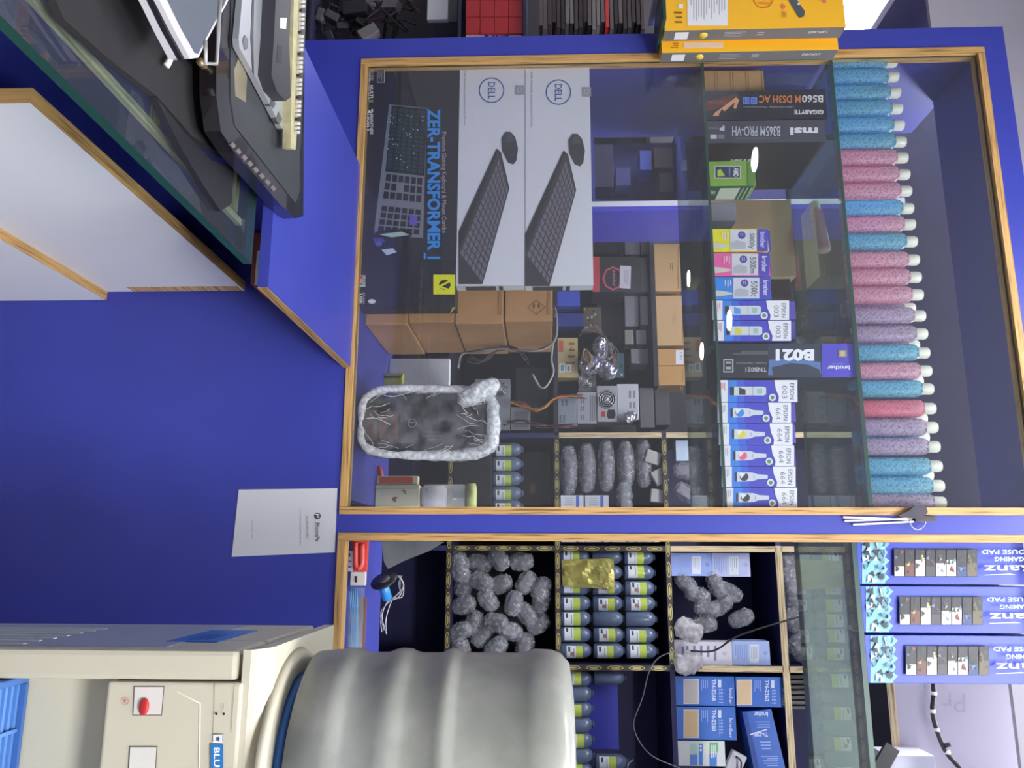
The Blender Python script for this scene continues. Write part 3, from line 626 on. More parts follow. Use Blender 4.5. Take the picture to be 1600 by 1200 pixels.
for i in range(44):
    if i < 26: cx0, cz0 = (rc.uniform(xa + .02, xb - .02), rc.choice([rc.uniform(za_ + .015, za_ + .06), rc.uniform(zb2 - .07, zb2 - .02)]))
    else: cx0, cz0 = (rc.choice([xa + .012, xb - .012]) + rc.uniform(-.006, .006), rc.uniform(za_ + .03, zb2 - .03))
    a = rc.uniform(-.7, .7) + (1.2 if i < 26 else 1.57); L_ = rc.uniform(.015, .05); pts = []
    for k in range(5):
        u = (k / 4 - .5) * L_; pts.append(Vector((min(xb, max(xa, cx0 + math.cos(a) * u + rc.uniform(-.003, .003))), .0315 + rc.uniform(-.001, .001), max(ZF + .004, cz0 + math.sin(a) * u + rc.uniform(-.003, .003)))))
    mb.tube(pts, rc.uniform(.0003, .0008), WR2, n=5, sub=3)
mb.build('film_creases', t, kind='stuff')
MB().lump(py(748, 614, .06), (.022, .03, .05), Matrix.Rotation(-.5, 3, 'Y'), WR2, 5, amp=.05, nz=.25).build('film_fold', t)
# cream tin, orange block and jar standing at the back of the case floor
yb = .285
t = thing('cream_tin', 'small cream lidded tin with rusty marks lying on its side', 'tin', py(594, 775, yb))
def R4(X0, Y0, X1, Y1, y): return wrect(X0, Y0, X1, Y1, y)
x0, x1, _, z1 = R4(594, 763, 655, 792, yb); CREAM = mat((206, 204, 176), .45, var=.04)
MB().box(x0, x1, yb, yb + .05, ZF, z1, CREAM, bev=.002).build('body', t)
a0, a1, _, _ = R4(594, 758, 657, 763, yb - .002); MB().box(a0, a1 - .0005, yb - .003, yb + .053, ZF, z1, CREAM, bev=.001).build('lid', t)
P = Print('y', yb); P.poly([(612, 779), (616, 776), (622, 777), (618, 781), (620, 785), (614, 783)], (130, 84, 50)).poly([(627, 768), (631, 764), (635, 770), (633, 773), (631, 768)], (140, 110, 70)); P.done(t)
t = thing('orange_box', 'small orange and white packet standing against the cream tin', 'box', py(613, 750, yb))
x0, x1, _, z1 = R4(613, 743.5, 653, 757, yb + .004); MB().box(x0, x1, yb + .004, yb + .03, ZF + .0002, z1, mat((222, 200, 180), .5), bev=.003).build('body', t)
MB().box(x0 + .002, x1 - .002, yb + .003, yb + .0036, ZF + .008, z1 - .012, mat((206, 92, 44), .5)).build('orange_panel', t)
t = thing('storage_jar', 'clear plastic jar half full of white powder with a lime lid', 'jar', py(656, 776, yb + .02))
c = py(656, 776, yb + .02); rj = .031; zj = [py(X, 776, yb).z for X in (656, 694, 728, 741)]; cj = (c.x, yb + .03, 0)
MB().lathe(cj, [(.02, zj[0]), (rj - .001, zj[0] + .006), (rj, zj[0] + .01), (rj, zj[2] - .006), (rj - .008, zj[2])], filmmat((220, 222, 222), .35, rough=.1, scale=20, bump=.05, spread=.05), n=28).build('shell', t)
MB().lathe(cj, [(.018, zj[0] + .002), (rj - .003, zj[0] + .008), (rj - .003, zj[1]), (0, zj[1])], mat((228, 228, 230), .8), n=24).build('powder', t)
MB().lathe(cj, [(rj + .002, zj[2] + .0005), (rj + .002, zj[3]), (rj - .004, zj[3] + .002), (0, zj[3] + .002)], mat((196, 204, 128), .4), n=28).build('lid', t)
t = thing('test_lead', 'red handled metal probe leaning beside the cream tin', 'probe', py(596, 735, yb))
c = py(597, 728, .31); MB().lathe((c.x, .31, ZF + .0), [(.004, .0), (.006, .004), (.006, .03), (.003, .034)], mat((176, 28, 40), .35), n=12, R=Matrix.Rotation(1.25, 3, 'Y')).build('handle', t)
MB().tube([Vector((c.x + .03, .31, ZF + .011)), Vector((c.x + .065, .30, ZF + .004))], .0016, mat((160, 160, 170), .3, metal=.8)).build('needle', t)
t = thing('lime_strip', 'folded lime plastic strip standing behind the wrapped computer', 'strip', py(600, 590, .33))
for k, (Ya, Yb, X1) in enumerate(((584, 588, 605), (588, 596, 601))):
    a = py(597, Ya, .34); b = py(597 + 6 * k, Yb, .345); MB().add([(a.x, .335, ZF), (b.x, .345, ZF), (b.x + .012, .345, ZF + .0), (a.x + .012, .335, ZF)] + [(a.x, .335, ZF + .05 - .01 * k), (b.x, .345, ZF + .05), (b.x + .012, .345, ZF + .048), (a.x + .012, .335, ZF + .045)], [(0, 3, 2, 1), (4, 5, 6, 7), (0, 1, 5, 4), (1, 2, 6, 5), (2, 3, 7, 6), (3, 0, 4, 7)], mat((160, 162, 50), .4)).build('blade', t)
#SPLIT
# ================================================================== LOWER GLASS SHELF
Z1 = ZS1 + .0006
def ybox(*a, **k): return carton(*a, z0=Z1, **k)
YS = .022
kc = 0
for r_, (yd, X0, X1, Y0) in enumerate(((.06, 1092, 1190, 113),)):
    for lv in range(1):
        for i in range(4):
            Xa = 1092 + i * 25; x0, x1, a, b = wrect(Xa, 110, Xa + 24.3, 144, .05)
            z0 = Z1 + i * (b - a + .0004); z1 = z0 + (b - a)
            for j, (dx, dy) in enumerate(((0, 0), (-(x1 - x0) - .004, .02))):
                t = thing('kraft_box', 'small kraft box, %s from the shelf edge, %s row by the yellow boxes' % (ORD[i], ['front', 'rear'][j]), 'box', (x0 + dx, .05 + dy, z0), 'small kraft boxes on the glass shelf')
                MB().box(x0 + dx, x1 + dx, .05 + dy, .10 + dy, z0, z1, mat((180, 142, 92), .75, var=.06, scale=20), bev=.0015).build('carton', t)
                MB().box(x0 + dx + .004, x1 + dx - .004, .05 + dy - .0006, .05 + dy - .0001, z0 + (b - a) * .82, z0 + (b - a) * .9, mat((150, 112, 68), .7)).build('flap_edge', t)
# motherboard boxes
t = ybox('motherboard_box', 'black motherboard box with orange and white printing standing on the glass shelf', 'box', (1100, 141, 1291, 186), YS, .24, (34, 32, 48))
P = Print('y', YS)
P.poly([(1101, 160), (1150, 146), (1156, 152), (1120, 170), (1101, 174)], (90, 44, 40)).poly([(1116, 177), (1150, 152), (1155, 156), (1150, 170), (1146, 169), (1148, 160), (1124, 181), (1114, 181)], (220, 156, 110)).poly([(1128, 170), (1134, 176), (1122, 181)], (34, 32, 48))
P.text('B560', 1253, 148.5, 1286, 160, (232, 230, 230), 'D', .02).text('M DS3H AC', 1186, 149, 1251, 161, (222, 132, 70), 'D', .02).rect(1161, 152, 1171, 163, (110, 140, 230)).rect(1173, 152, 1183, 163, (110, 140, 230)).text('11', 1163, 154, 1169, 161, (40, 50, 90), 'D').text('5G', 1175, 154, 1181, 161, (40, 50, 90), 'D')
P.text('Ultra Durable Motherboard', 1162, 166, 1240, 168.5, (190, 186, 190), 'D').text('GIGABYTE', 1241, 171.5, 1287, 178.5, (230, 230, 232), 'D', .04).text('ULTRA DURABLE', 1104, 157, 1136, 163, (180, 90, 60), 'D')
P.done(t)
t = ybox('motherboard_box', 'dark grey motherboard box with silver lettering beside the green processor box', 'box', (1104, 188, 1290, 222), YS, .24, (70, 72, 82))
P = Print('y', YS)
P.text('msi', 1234, 199, 1278, 211, (230, 232, 236), 'D', .04).text('B365M PRO-VH', 1144, 197, 1219, 213, (200, 202, 214), 'D', .01).text('INTEL MOTHERBOARD SUPPORT', 1148, 215, 1218, 217, (140, 142, 152), 'D')
P.rect(1110, 210, 1120, 217, (196, 198, 202)).rect(1122, 210, 1132, 217, (120, 122, 140)).text('P', 1124, 196, 1132, 204, (214, 214, 220), 'D', .03).text('PCI-E 3.0', 1107, 199, 1122, 202, (150, 150, 160), 'D'); P.done(t)
x1 = t['x1']; MB().box(x1 + .0002, x1 + .0006, YS + .002, YS + .238, Z1 + .003, py(1288, 205, YS).z - .004, mat((30, 29, 35), .35)).build('side_face', t)
Q = Print('x', x1 + .0007); Q.text('msi', 1212, 256, 1224, 286, (190, 190, 194), 'D', .04) if 0 else None
def side_text(parent, st, x, y0, y1, z0, z1, c, bold=.03, down=True):
    vs, fs = text2d(st, bold); mb = MB()
    pts = [Vector((x, y0 + (y1 - y0) * v, z1 - (z1 - z0) * u)) if down else Vector((x, y0 + (y1 - y0) * u, z0 + (z1 - z0) * v)) for u, v in vs]
    return mb.add(pts, fs, mat(c, .4)).build('side_lettering', parent)
side_text(t, 'msi', x1 + .0009, YS + .075, YS + .115, Z1 + .07, Z1 + .115, (190, 190, 196)); side_text(t, 'PRO-VH', x1 + .0009, YS + .15, YS + .175, Z1 + .06, Z1 + .125, (96, 96, 104))
# processor box
t = ybox('processor_box', 'lime green processor box with a white label on its dark green side', 'box', (1102, 252, 1180, 290), YS + .01, .075, (126, 168, 62))
P = Print('y', YS + .01); P.rect(1116, 259, 1158, 279, (190, 196, 190)).rect(1118, 260.5, 1156, 277.5, (40, 50, 84)).poly([(1121, 266), (1126, 264), (1133, 275), (1121, 276)], (176, 200, 60)).text('AMD', 1146, 262, 1154, 276, (220, 224, 230), bold=.03).text('Sempron', 1138, 262, 1142, 275, (190, 194, 210)).rect(1168, 253, 1180, 290, (96, 136, 60))
P.done(t)
x1 = t['x1']; y_ = YS + .01; zt1 = py(1180, 290, y_).z
MB().box(x1 + .0003, x1 + .0010, y_ + .002, y_ + .073, Z1 + .002, zt1 - .002, mat((36, 78, 44), .4)).build('side_face', t)
MB().box(x1 + .0012, x1 + .0017, y_ + .01, y_ + .068, Z1 + .028, Z1 + .072, mat((196, 204, 184), .5)).build('white_label', t)
for i in range(3): MB().box(x1 + .0012, x1 + .0017, y_ + .01, y_ + .068, Z1 + .078 + i * .009, Z1 + .081 + i * .009, mat((150, 180, 150), .5)).build('stripe', t)
side_text(t, 'AMD', x1 + .0013, y_ + .02, y_ + .04, Z1 + .006, Z1 + .022, (200, 206, 200), .03, False)
t = ybox('silver_box', 'plain silver grey box between the motherboard box and processor box', 'box', (1104, 224, 1166, 249), YS + .275, .06, (150, 156, 160))
# brown carton standing behind
t = carton('brown_carton', 'tall pale brown carton standing behind the printer ink boxes', 'box', (1178, 312, 1240, 432), .25, .10, (206, 176, 138), z0=Z1)
carton('grey_carton', 'grey carton behind the yellow ink box on the glass shelf', 'box', (1095, 316, 1150, 345), .105, .08, (120, 118, 130), z0=Z1)
carton('dark_carton', 'dark brown carton behind the blue ink box on the glass shelf', 'box', (1178, 436, 1236, 466), .16, .12, (60, 46, 40), z0=Z1)
# ink boxes
def brother(Y0, Y1, X0, col, txt, where):
    X1 = X0 + 95; t = carton('ink_box', where, 'ink box', (X0, Y0, X1, Y1), YS, .05, col, 'small ink boxes with a blue top', z0=Z1)
    P = Print('y', YS); w = Y1 - Y0
    P.rect(X1 - 17, Y0 + .3, X1 - .3, Y1 - .3, (70, 66, 176)).rect(X0 + 36, Y0 + 1.5, X1 - 18, Y1 - 1.5, (206, 208, 216))
    P.ell(X0 + 54, Y0 + w * .28, 6, 6, (70, 66, 150)).para(X0 + 51, Y0 + w * .18, X0 + 57, Y0 + w * .38, (200, 200, 220), 2)
    P.text(txt, X0 + 64, Y0 + 7, X0 + 74, Y1 - 4, (60, 60, 70), bold=.01).text('brother', X1 - 12, Y0 + 5, X1 - 4, Y1 - 6, (214, 214, 234), bold=.02)
    P.poly([(X0 + 38, Y0 + w * .62), (X0 + 46, Y0 + w * .5), (X0 + 60, Y0 + w * .6), (X0 + 60, Y1 - 4), (X0 + 38, Y1 - 4)], (176, 178, 186))
    P.poly([(X0 + 7, Y1 - 14), (X0 + 7, Y1 - 4), (X0 + 20, Y1 - 5), (X0 + 35, Y1 - 8), (X0 + 35, Y1 - 10), (X0 + 20, Y1 - 13)], (206, 200, 190)).rect(X0 + 6, Y1 - 14, X0 + 9, Y1 - 4, (130, 126, 120))
    P.para(X0 + 22, Y0 + 5, X0 + 34, Y0 + 18, (236, 220, 220), 3); P.done(t)
brother(357.5, 393, 1105, (222, 220, 30), '5000y', 'yellow printer ink box with a blue top, nearest the processor box')
brother(395, 431, 1107.5, (226, 92, 160), '5000m', 'pink printer ink box with a blue top between yellow and blue ones')
brother(432.5, 467.5, 1109.5, (40, 132, 222), '5000c', 'bright blue printer ink box with a blue top beside the pink one')
for i, (Y0, Y1) in enumerate(((360, 395), (397, 433), (434, 469))):
    carton('ink_box', 'blue topped ink box half hidden behind the %s ink box' % ['yellow', 'pink', 'bright blue'][i], 'ink box', (1106, Y0, 1204, Y1 - 2), YS + .055, .05, (60, 58, 160), z0=Z1)
def epson(Y0, Y1, X0, X1, num, col, where, slim, y=YS, simple=False):
    t = carton('ink_box', where, 'ink box', (X0, Y0, X1, Y1), y, .05, (66, 66, 186), 'white and blue ink boxes in a row', z0=Z1)
    P = Print('y', y); w = Y1 - Y0; M = (Y0 + Y1) / 2
    P.rect(X0, Y0, X0 + 16, Y1, (226, 226, 232)).rect(X0 + 16, Y0, X0 + 30, Y1, (58, 130, 220)).rect(X0 + 30, Y0, X0 + 42, Y1, (60, 96, 206)).para(X0 + 4, Y0 + 4, X0 + 13, Y0 + 18, (190, 110, 110) if num == '003' else (150, 150, 160), 3)
    P.poly([(X1, Y0), (X1, Y1), (X1 - 30, Y1), (X1 - 29, Y0 + w * .75), (X1 - 34, Y0 + w * .4), (X1 - 36, Y0)], (228, 228, 234))
    P.text(num, X1 - 24, Y0 + w * .25, X1 - 16, Y0 + w * .85, (110, 110, 120)).text('EPSON', X1 - 12, Y0 + w * .14, X1 - 5, Y0 + w * .88, (90, 90, 104), bold=.01)
    P.ell(X1 - 39, Y1 - 7, 5.6, 5.6, (222, 226, 230)).ell(X1 - 39, Y1 - 7, 3.2, 3.2, (100, 140, 96))
    if slim:
        P.rect(X0 + 21, M - 7, X0 + 25, M + 7, (50, 44, 60)).poly([(X0 + 24, M - 7.5), (X0 + 48, M - 7), (X0 + 56, M - 4), (X0 + 72, M - 3), (X0 + 72, M + 3), (X0 + 56, M + 4), (X0 + 48, M + 7), (X0 + 24, M + 7.5)], (206, 212, 220)).ell(X0 + 35, M, 7, 6.5, col).poly([(X0 + 28, M - 6), (X0 + 38, M - 6), (X0 + 30, M + 3)], (226, 230, 234)).rect(X0 + 50, M - 3, X0 + 51, M + 3, (120, 140, 170))
    else:
        P.rect(X0 + 20, M - 6.5, X0 + 26, M + 6.5, (54, 50, 66)).poly([(X0 + 26, M - 7), (X0 + 72, M - 7), (X0 + 76, M - 5), (X0 + 76, M + 5), (X0 + 72, M + 7), (X0 + 26, M + 7)], (204, 212, 214)).poly([(X0 + 34, M - 6), (X0 + 44, M - 2), (X0 + 44, M + 6), (X0 + 34, M + 6)], col).rect(X0 + 55, M - 7, X0 + 56, M + 7, (150, 160, 166)).rect(X0 + 62, M - 4, X0 + 70, M + 4, (150, 190, 180))
    P.done(t)
epson(469.5, 500, 1113, 1233, '003', (90, 150, 220), 'ink box marked 003 with a sky blue bottle picture', False)
epson(501, 532.5, 1115, 1236, '003', (214, 210, 60), 'ink box marked 003 with a yellow bottle picture beside the black toner box', False)
epson(594, 628, 1121, 1246, '003', (60, 60, 66), 'ink box marked 003 with a black bottle picture beside the toner box', False)
for i, (Y0, Y1, c, cn) in enumerate(((629, 660.5, (60, 140, 220), 'blue bottle picture'), (661.5, 695, (220, 208, 40), 'yellow bottle picture'), (696, 728, (230, 90, 130), 'pink bottle picture'), (729, 761, (56, 56, 60), 'black bottle picture, second from the plywood jamb'), (762, 793, (50, 50, 54), 'black bottle picture, touching the plywood jamb'))):
    epson(Y0, Y1, 1121 + i * 2.2, 1236 + i * 2.4, '664', c, 'ink box marked 664 with a ' + cn, True)
for i, Y0 in enumerate((471, 503, 596, 631, 664, 699, 731)):
    carton('ink_box', 'violet ink box behind the %s white topped ink box from the photo top' % ORD[i], 'ink box', (1112, Y0, 1243, Y0 + 28), YS + .056, .05, (92, 74, 170), z0=Z1)
# toner
t = carton('toner_box', 'long black and violet toner box standing between the ink boxes', 'toner box', (1117, 536.5, 1337, 590), YS, .13, (34, 36, 48), z0=Z1)
P = Print('y', YS)
P.poly([(1200, 537), (1282, 537), (1284, 589), (1200, 589)], (44, 52, 74)).poly([(1202, 562), (1240, 560), (1282, 566), (1283, 584), (1200, 586)], (84, 116, 168)).poly([(1206, 574), (1236, 567), (1264, 570), (1281, 578), (1282, 588), (1208, 588)], (48, 54, 72)).rect(1284, 537, 1337, 589.5, (76, 68, 186))
P.text('B021', 1212, 545, 1272, 564, (232, 234, 238), 'D', .05).text('TNB021', 1165, 574, 1198, 581, (196, 200, 206), 'D', .01).text('TONER CARTRIDGE', 1150, 566, 1198, 568.5, (150, 152, 160), 'D').para(1140, 548, 1200, 554, (130, 134, 144), 3, 'D')
P.rect(1130, 561, 1146, 582, (170, 172, 178)).rect(1132, 563, 1144, 580, (40, 42, 54)).rect(1134, 565, 1142, 568, (170, 172, 178)).rect(1134, 573, 1142, 577, (170, 172, 178))
P.text('brother', 1292, 571, 1328, 578, (226, 226, 240), 'D', .03).text('at your side', 1300, 567, 1318, 569, (190, 190, 220), 'D').rect(1310, 547, 1323, 558, (150, 140, 100)).rect(1313, 549, 1320, 556, (190, 180, 130)); P.done(t)
# long kraft cartons lying in the showcase between floor and shelf, hung on the rear rack
# ================================================================== TOP GLASS SHELF: bottles
Z2 = ZS2 + .0006
capY = [97, 120, 145, 170, 196, 222, 247, 273, 299, 326, 351, 378, 406.5, 433.5, 461, 494, 522, 551.6, 580, 608, 638.5, 668, 698, 728.5, 759, 785]
cols = 'bbbbbbpppbpbpppmmbpbrmmbbm'
LQ = {'b': filmmat((140, 208, 230), .40, tint=(128, 200, 226), rough=.08, scale=230, bump=.3, spread=.16), 'p': filmmat((236, 188, 208), .40, tint=(232, 184, 204), rough=.08, scale=230, bump=.3, spread=.16),
      'm': filmmat((206, 190, 214), .38, tint=(208, 192, 214), rough=.08, scale=230, bump=.28, spread=.14), 'r': filmmat((234, 146, 168), .46, tint=(230, 146, 170), rough=.08, scale=230, bump=.28, spread=.12)}
CN = {'b': 'sky blue', 'p': 'pale pink', 'm': 'mauve', 'r': 'rose red'}
CAPM = mat((204, 206, 192), .4)
def sanitizer(x, y, c, label, r=.0182, simple=False):
    t = thing('sanitizer_bottle', label, 'bottle', (x, y, Z2), 'small liquid bottles on the top glass shelf')
    h = .128; R_ = r; pr = [(R_ * .9, 0), (R_, .003), (R_, h - .012), (R_ * .93, h - .005), (R_ * .75, h)]
    MB().lathe((x, y, Z2), [(0, 0)] + pr + [(0, h)], LQ[c], n=20, mod=lambda a, z: (abs(math.cos(a)) ** 4 + abs(math.sin(a)) ** 4) ** (-.16)).build('body', t)
    MB().lathe((x, y, Z2 + h + .0004), [(.0118, 0), (.0122, .001), (.0120, .021), (.0100, .0245), (0, .0245)], CAPM, n=20).build('cap', t)
    return t
for i, Y in enumerate(capY):
    p = py(1410, Y, .038); sanitizer(p.x, .038, cols[i], '%s bottle with white cap, %s in the front row from the photo top' % (CN[cols[i]], ORD[i]))
for i, (k, c) in enumerate(((14, 'm'), (16, 'p'), (18, 'b'), (20, 'm'), (21, 'b'), (23, 'b'))):
    p = py(1410, (capY[k] + capY[k + 1]) / 2 - 4, .038); sanitizer(p.x, .078, c, '%s bottle half hidden behind the %s bottle of the front row' % (CN[c], ORD[k]))
# bottle added to stand for a reflection under the shelf glass, hung film
t = thing('reflected_bottle', 'added pink bottle imitating a bottle reflection in the top glass shelf', 'bottle', py(1290, 360, .2))
a, b = py(1277, 392, .20), py(1302, 322, .24); a.z = b.z = Z2 + .0165; RM = Matrix(((1, 0, 0), (0, 1, 0), (0, 0, 1)))
dv = (b - a).normalized(); q = Vector((0, 0, 1)).rotation_difference(dv).to_matrix()
MB().lathe(a, [(0, 0), (.014, .001), (.016, .004), (.016, .118), (.011, .126), (0, .126)], LQ['p'], n=18, R=q).build('body', t)
MB().lathe(a, [(.0118, .1265), (.012, .148), (0, .150)], CAPM, n=16, R=q).build('cap', t)
# small kraft cartons on the rack shelf behind, key set hanging outside
# ================================================================== tall yellow boxes on a bracket shelf, left of the window
xr1 = py(1170, 45, -.10).x; xr2 = py(1170, 80, -.052).x; zb1 = py(1038, 30, -.10).z; zt1 = py(1320, 20, -.10).z
for k, (xr, yy, nm) in enumerate(((xr1, -.10, 'nearer'), (xr2, -.052, 'rear'))):
    t = thing('cleaner_box', '%s of two tall yellow and grey accessory boxes at the top of the photo' % nm, 'box', (xr - .12, yy, zb1), 'tall yellow boxes at the window edge')
    dp = .036 if k == 0 else .034
    MB().box(xr - .30, xr, yy, yy + dp, zb1, zt1, mat((240, 180, 40), .45), bev=.001).build('carton', t)
    MB().box(xr + .0002, xr + .0007, yy + .0005, yy + dp - .0005, zb1 + .0005, zt1 - .0005, mat((96, 94, 94), .45)).build('grey_side', t)
    mb = MB(); X = xr + .0009
    for z_ in (.018, .034): mb.box(X, X + .0004, yy + .006 + z_ * 0, yy + dp - .006, zb1 + z_ + .006, zb1 + z_ + .040 - z_ * .3, mat((200, 200, 204), .5)) if z_ < .02 else None
    mb.build('barcode_label', t)
    MB().lathe((X, yy + dp / 2, zb1 + .085), [(.010, 0), (.010, .0004), (0, .0004)], mat((206, 180, 60), .5), n=16, R=Matrix.Rotation(math.pi / 2, 3, 'Y')).build('seal_mark', t)
    side_text(t, 'LAPCARE', X + .0002, yy + .010, yy + .018, zt1 - .075, zt1 - .035, (190, 190, 194), .03)
    mb = MB()
    for i in range(4): mb.box(X, X + .0003, yy + .008 + i * .005, yy + .0095 + i * .005, zb1 + .13, zb1 + .175 - .008 * (i % 2), mat((150, 148, 148), .5))
    for i in range(2): mb.box(X, X + .0003, yy + .010 + i * .007, yy + .014 + i * .007, zb1 + .20, zb1 + .215, mat((150, 148, 148), .5))
    mb.build('small_print', t, kind='stuff')
    P = Print('y', yy)
    if k == 0:
        P.rect(1074, -45, 1137, 40, (222, 222, 226)).para(1078, -42, 1134, 38, (160, 160, 168), 14).rect(1060, 6, 1067, 13, (220, 220, 222)).para(1052, 16, 1066, 38, (120, 90, 40), 3, 'D')
        P.ring(1193, -3, 16, 16, 1.5, (214, 110, 40)).para(1184, -10, 1202, 8, (214, 120, 60), 3, 'D').poly([(1231, -2), (1240, -8), (1258, 18), (1256, 26), (1249, 28), (1244, 20)], (78, 84, 90)).rect(1246, 4, 1250, 8, (190, 200, 206)).poly([(1224, 6), (1228, 10), (1224, 15), (1220, 10)], (226, 110, 90)).poly([(1288, -2), (1292, 2), (1288, 6), (1284, 2)], (220, 110, 100)).para(1222, 18, 1230, 30, (190, 130, 60), 3)
    else: P.rect(1068, 66, 1130, 75, (214, 196, 170)).para(1048, 66, 1060, 76, (130, 90, 30), 3, 'D')
    P.done(t)
MB().glass(xr1 - .40, xr1 - .006, -.13, -.0125, zb1 - .008, zb1 - .0008, SHELFGLASS, GEDGE, 2).build('bracket_shelf', label='small glass bracket shelf under the yellow boxes', cat='shelf')
mb = MB().box(xr1 - .10, xr1 - .085, -.12, -.0005, zb1 - .018, zb1 - .0088, mat((180, 180, 184), .3, metal=.8)); mb.build('shelf_bracket', label='steel bracket arm holding the small glass shelf', cat='bracket')
#SPLIT
# ================================================================== REPAIR RACK behind (y = 1.55 and further)
RY = 1.55; RB = 1.95
rack = thing('storage_rack', 'blue and black compartment rack with patterned tape edges behind the windows', 'rack', (.3, 1.7, 0))
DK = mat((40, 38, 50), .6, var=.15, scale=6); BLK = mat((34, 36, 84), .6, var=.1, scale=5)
MB().box(-.456, 1.9, RB, RB + .015, .02, 2.75, BLK).build('back_panel', rack)
XV = [-.456, -.0076, .436, 1.25]
ZH = [1.058, 1.486, 1.917, 2.343]
OVD = mat((176, 164, 104), .35, metal=.3); OVL = mat((70, 58, 36), .5); TAPE = mat((52, 44, 36), .45)
def tape(parent, a0, a1, b0, b1, horiz):
    """patterned edging: gold ovals on dark tape"""
    mb = MB(); y = RY - .0012
    if horiz: mb.box(a0, a1, y, RY - .0001, b0, b1, TAPE)
    else: mb.box(b0, b1, y, RY - .0001, a0, a1, TAPE)
    n = int((a1 - a0) / .073); c = (b0 + b1) / 2; st = (a1 - a0) / max(1, n)
    for i in range(n):
        m_ = a0 + (i + .5) * st
        for rx, rz, M, k in ((.031, .0085, OVD, 1), (.026, .006, OVL, 2), (.017, .0035, OVD, 3)):
            q = [(m_ + rx * math.cos(t_ * math.pi / 8), c + rz * math.sin(t_ * math.pi / 8)) for t_ in range(16)]
            mb.add([Vector((u, y - .0003 * k, v)) if horiz else Vector((v, y - .0003 * k, u)) for u, v in q], [list(range(16))], M)
    return mb.build('patterned_tape', parent, kind='stuff')
PE = plymat((196, 178, 140), axis=0); PEV = plymat((196, 178, 140), axis=2)
BT_ = .019
for i, z in enumerate(ZH):
    x1_ = 1.9; b = MB().box(-.456, x1_, RY, RB, z - BT_ / 2, z + BT_ / 2, BLK); o = b.build('shelf_board', rack)
    if i in (0, 1): tape(o, -.445, 1.2, z - .0105, z + .0105, True)
    if i == 2: tape(o, -.445, .43, z - .0105, z + .0105, True)
    if i == 3: MB().box(-.02, 1.3, RY - .0012, RY - .0001, z - .013, z + .013, PE).build('plywood_edging', o)
for i, x in enumerate(XV):
    for k, (a, b) in enumerate(((.02, 1.048), (1.068, 1.4765), (1.4955, 1.9075), (1.9265, 2.3335), (2.3525, 2.75))):
        o = MB().box(x - .0095, x + .0095, RY, RB - .0005, a, b, BLK).build('divider', rack)
        if (i == 1 and k in (1, 2)) or (i == 2 and k in (0, 2)): tape(o, a + .002, b - .002, x - .0105, x + .0105, False)
        elif i in (0, 1, 2) and k >= 2: MB().box(x - .011, x + .011, RY - .0012, RY - .0001, a, b, PEV).build('plywood_edging', o)
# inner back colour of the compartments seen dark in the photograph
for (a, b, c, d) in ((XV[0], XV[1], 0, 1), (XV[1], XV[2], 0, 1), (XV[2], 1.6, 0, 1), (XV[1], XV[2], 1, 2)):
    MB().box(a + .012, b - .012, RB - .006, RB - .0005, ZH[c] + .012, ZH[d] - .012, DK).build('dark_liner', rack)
RS = [z + BT_ / 2 + .0006 for z in ZH]
# --- powder bottles
TB = mat((92, 106, 132), .3, coat=.3); LW = mat((214, 220, 226), .5); LG = mat((186, 204, 84), .5); LK = mat((60, 60, 66), .5)
def powder(Yc, row, lab, label, y=RY + .05, z=None, w=1, twist=0):
    X0 = [879, 929, 979][row]; x = py(900, Yc, y).x; z = z if z is not None else RS[1] + row * .1262
    t = thing('powder_bottle', label, 'bottle', (x, y, z), 'grey powder bottles with lime labels in the rack'); r = .0292
    MB().lathe((x, y, z), [(0, 0), (r - .004, 0), (r, .004), (r, .088), (r - .003, .100), (r - .010, .111), (r - .017, .116)], TB, n=24).build('body', t)
    MB().lathe((x, y, z), [(r - .0165, .1162), (r - .0165, .124), (0, .125)], mat((70, 82, 108), .4), n=16).build('cap', t)
    if lab:
        m_ = -math.pi / 2 + twist; a0, a1 = m_ - .95, m_ + .95; l0 = .014 if lab == 1 else .022
        mb = MB(); mb.lathe((x, y, z), [(r + .0005, l0), (r + .0005, l0 + .036)], LW, n=10, a0=a0, a1=a1, smooth=False).lathe((x, y, z), [(r + .0005, l0 + .036), (r + .0005, l0 + .062)], LG, n=10, a0=a0, a1=a1, smooth=False)
        mb.lathe((x, y, z), [(r + .0009, l0 + .006), (r + .0009, l0 + .014)], LK, n=3, a0=a0 + .15, a1=a0 + .75, smooth=False).lathe((x, y, z), [(r + .0009, l0 + .026), (r + .0009, l0 + .030)], mat((150, 154, 160), .5), n=4, a0=a0 + .3, a1=a0 + 1.5, smooth=False)
        if lab == 2: mb.lathe((x, y, z), [(r + .0009, l0 + .014), (r + .0009, l0 + .030)], mat((160, 120, 110), .5), n=4, a0=a0 + .8, a1=a0 + 1.3, smooth=False)
        mb.build('label', t)
    return t
rown = ['first', 'middle', 'last']
LB = [[(869, 1), (893, 1), (917, 1), (941, 1), (965, 1), (990, 1), (1015, 2)], [(869, 0), (893, 0), (917, 2), (941, 2), (965, 0), (990, 2), (1015, 1)], [(869, 1), (893, 1), (917, 2), (941, 2), (965, 0), (990, 1), (1015, 1)]]
for r_ in range(3):
    for i, (Y, l) in enumerate(LB[r_]):
        powder(Y + 1.2, r_, l, 'grey powder bottle, %s down in the %s column beside the gold pouch' % (ORD[i], rown[r_]), twist=.25 * math.sin(i * 2.3 + r_))
for i, (Y, l) in enumerate(((1060, 1), (1084, 0), (1108, 1), (1132, 0), (1156, 2), (1180, 0), (1204, 1))):
    powder(Y, 0, l, 'grey powder bottle beside the big water bottle, %s down from the patterned divider' % ORD[i], twist=.2 * (i % 3 - 1))
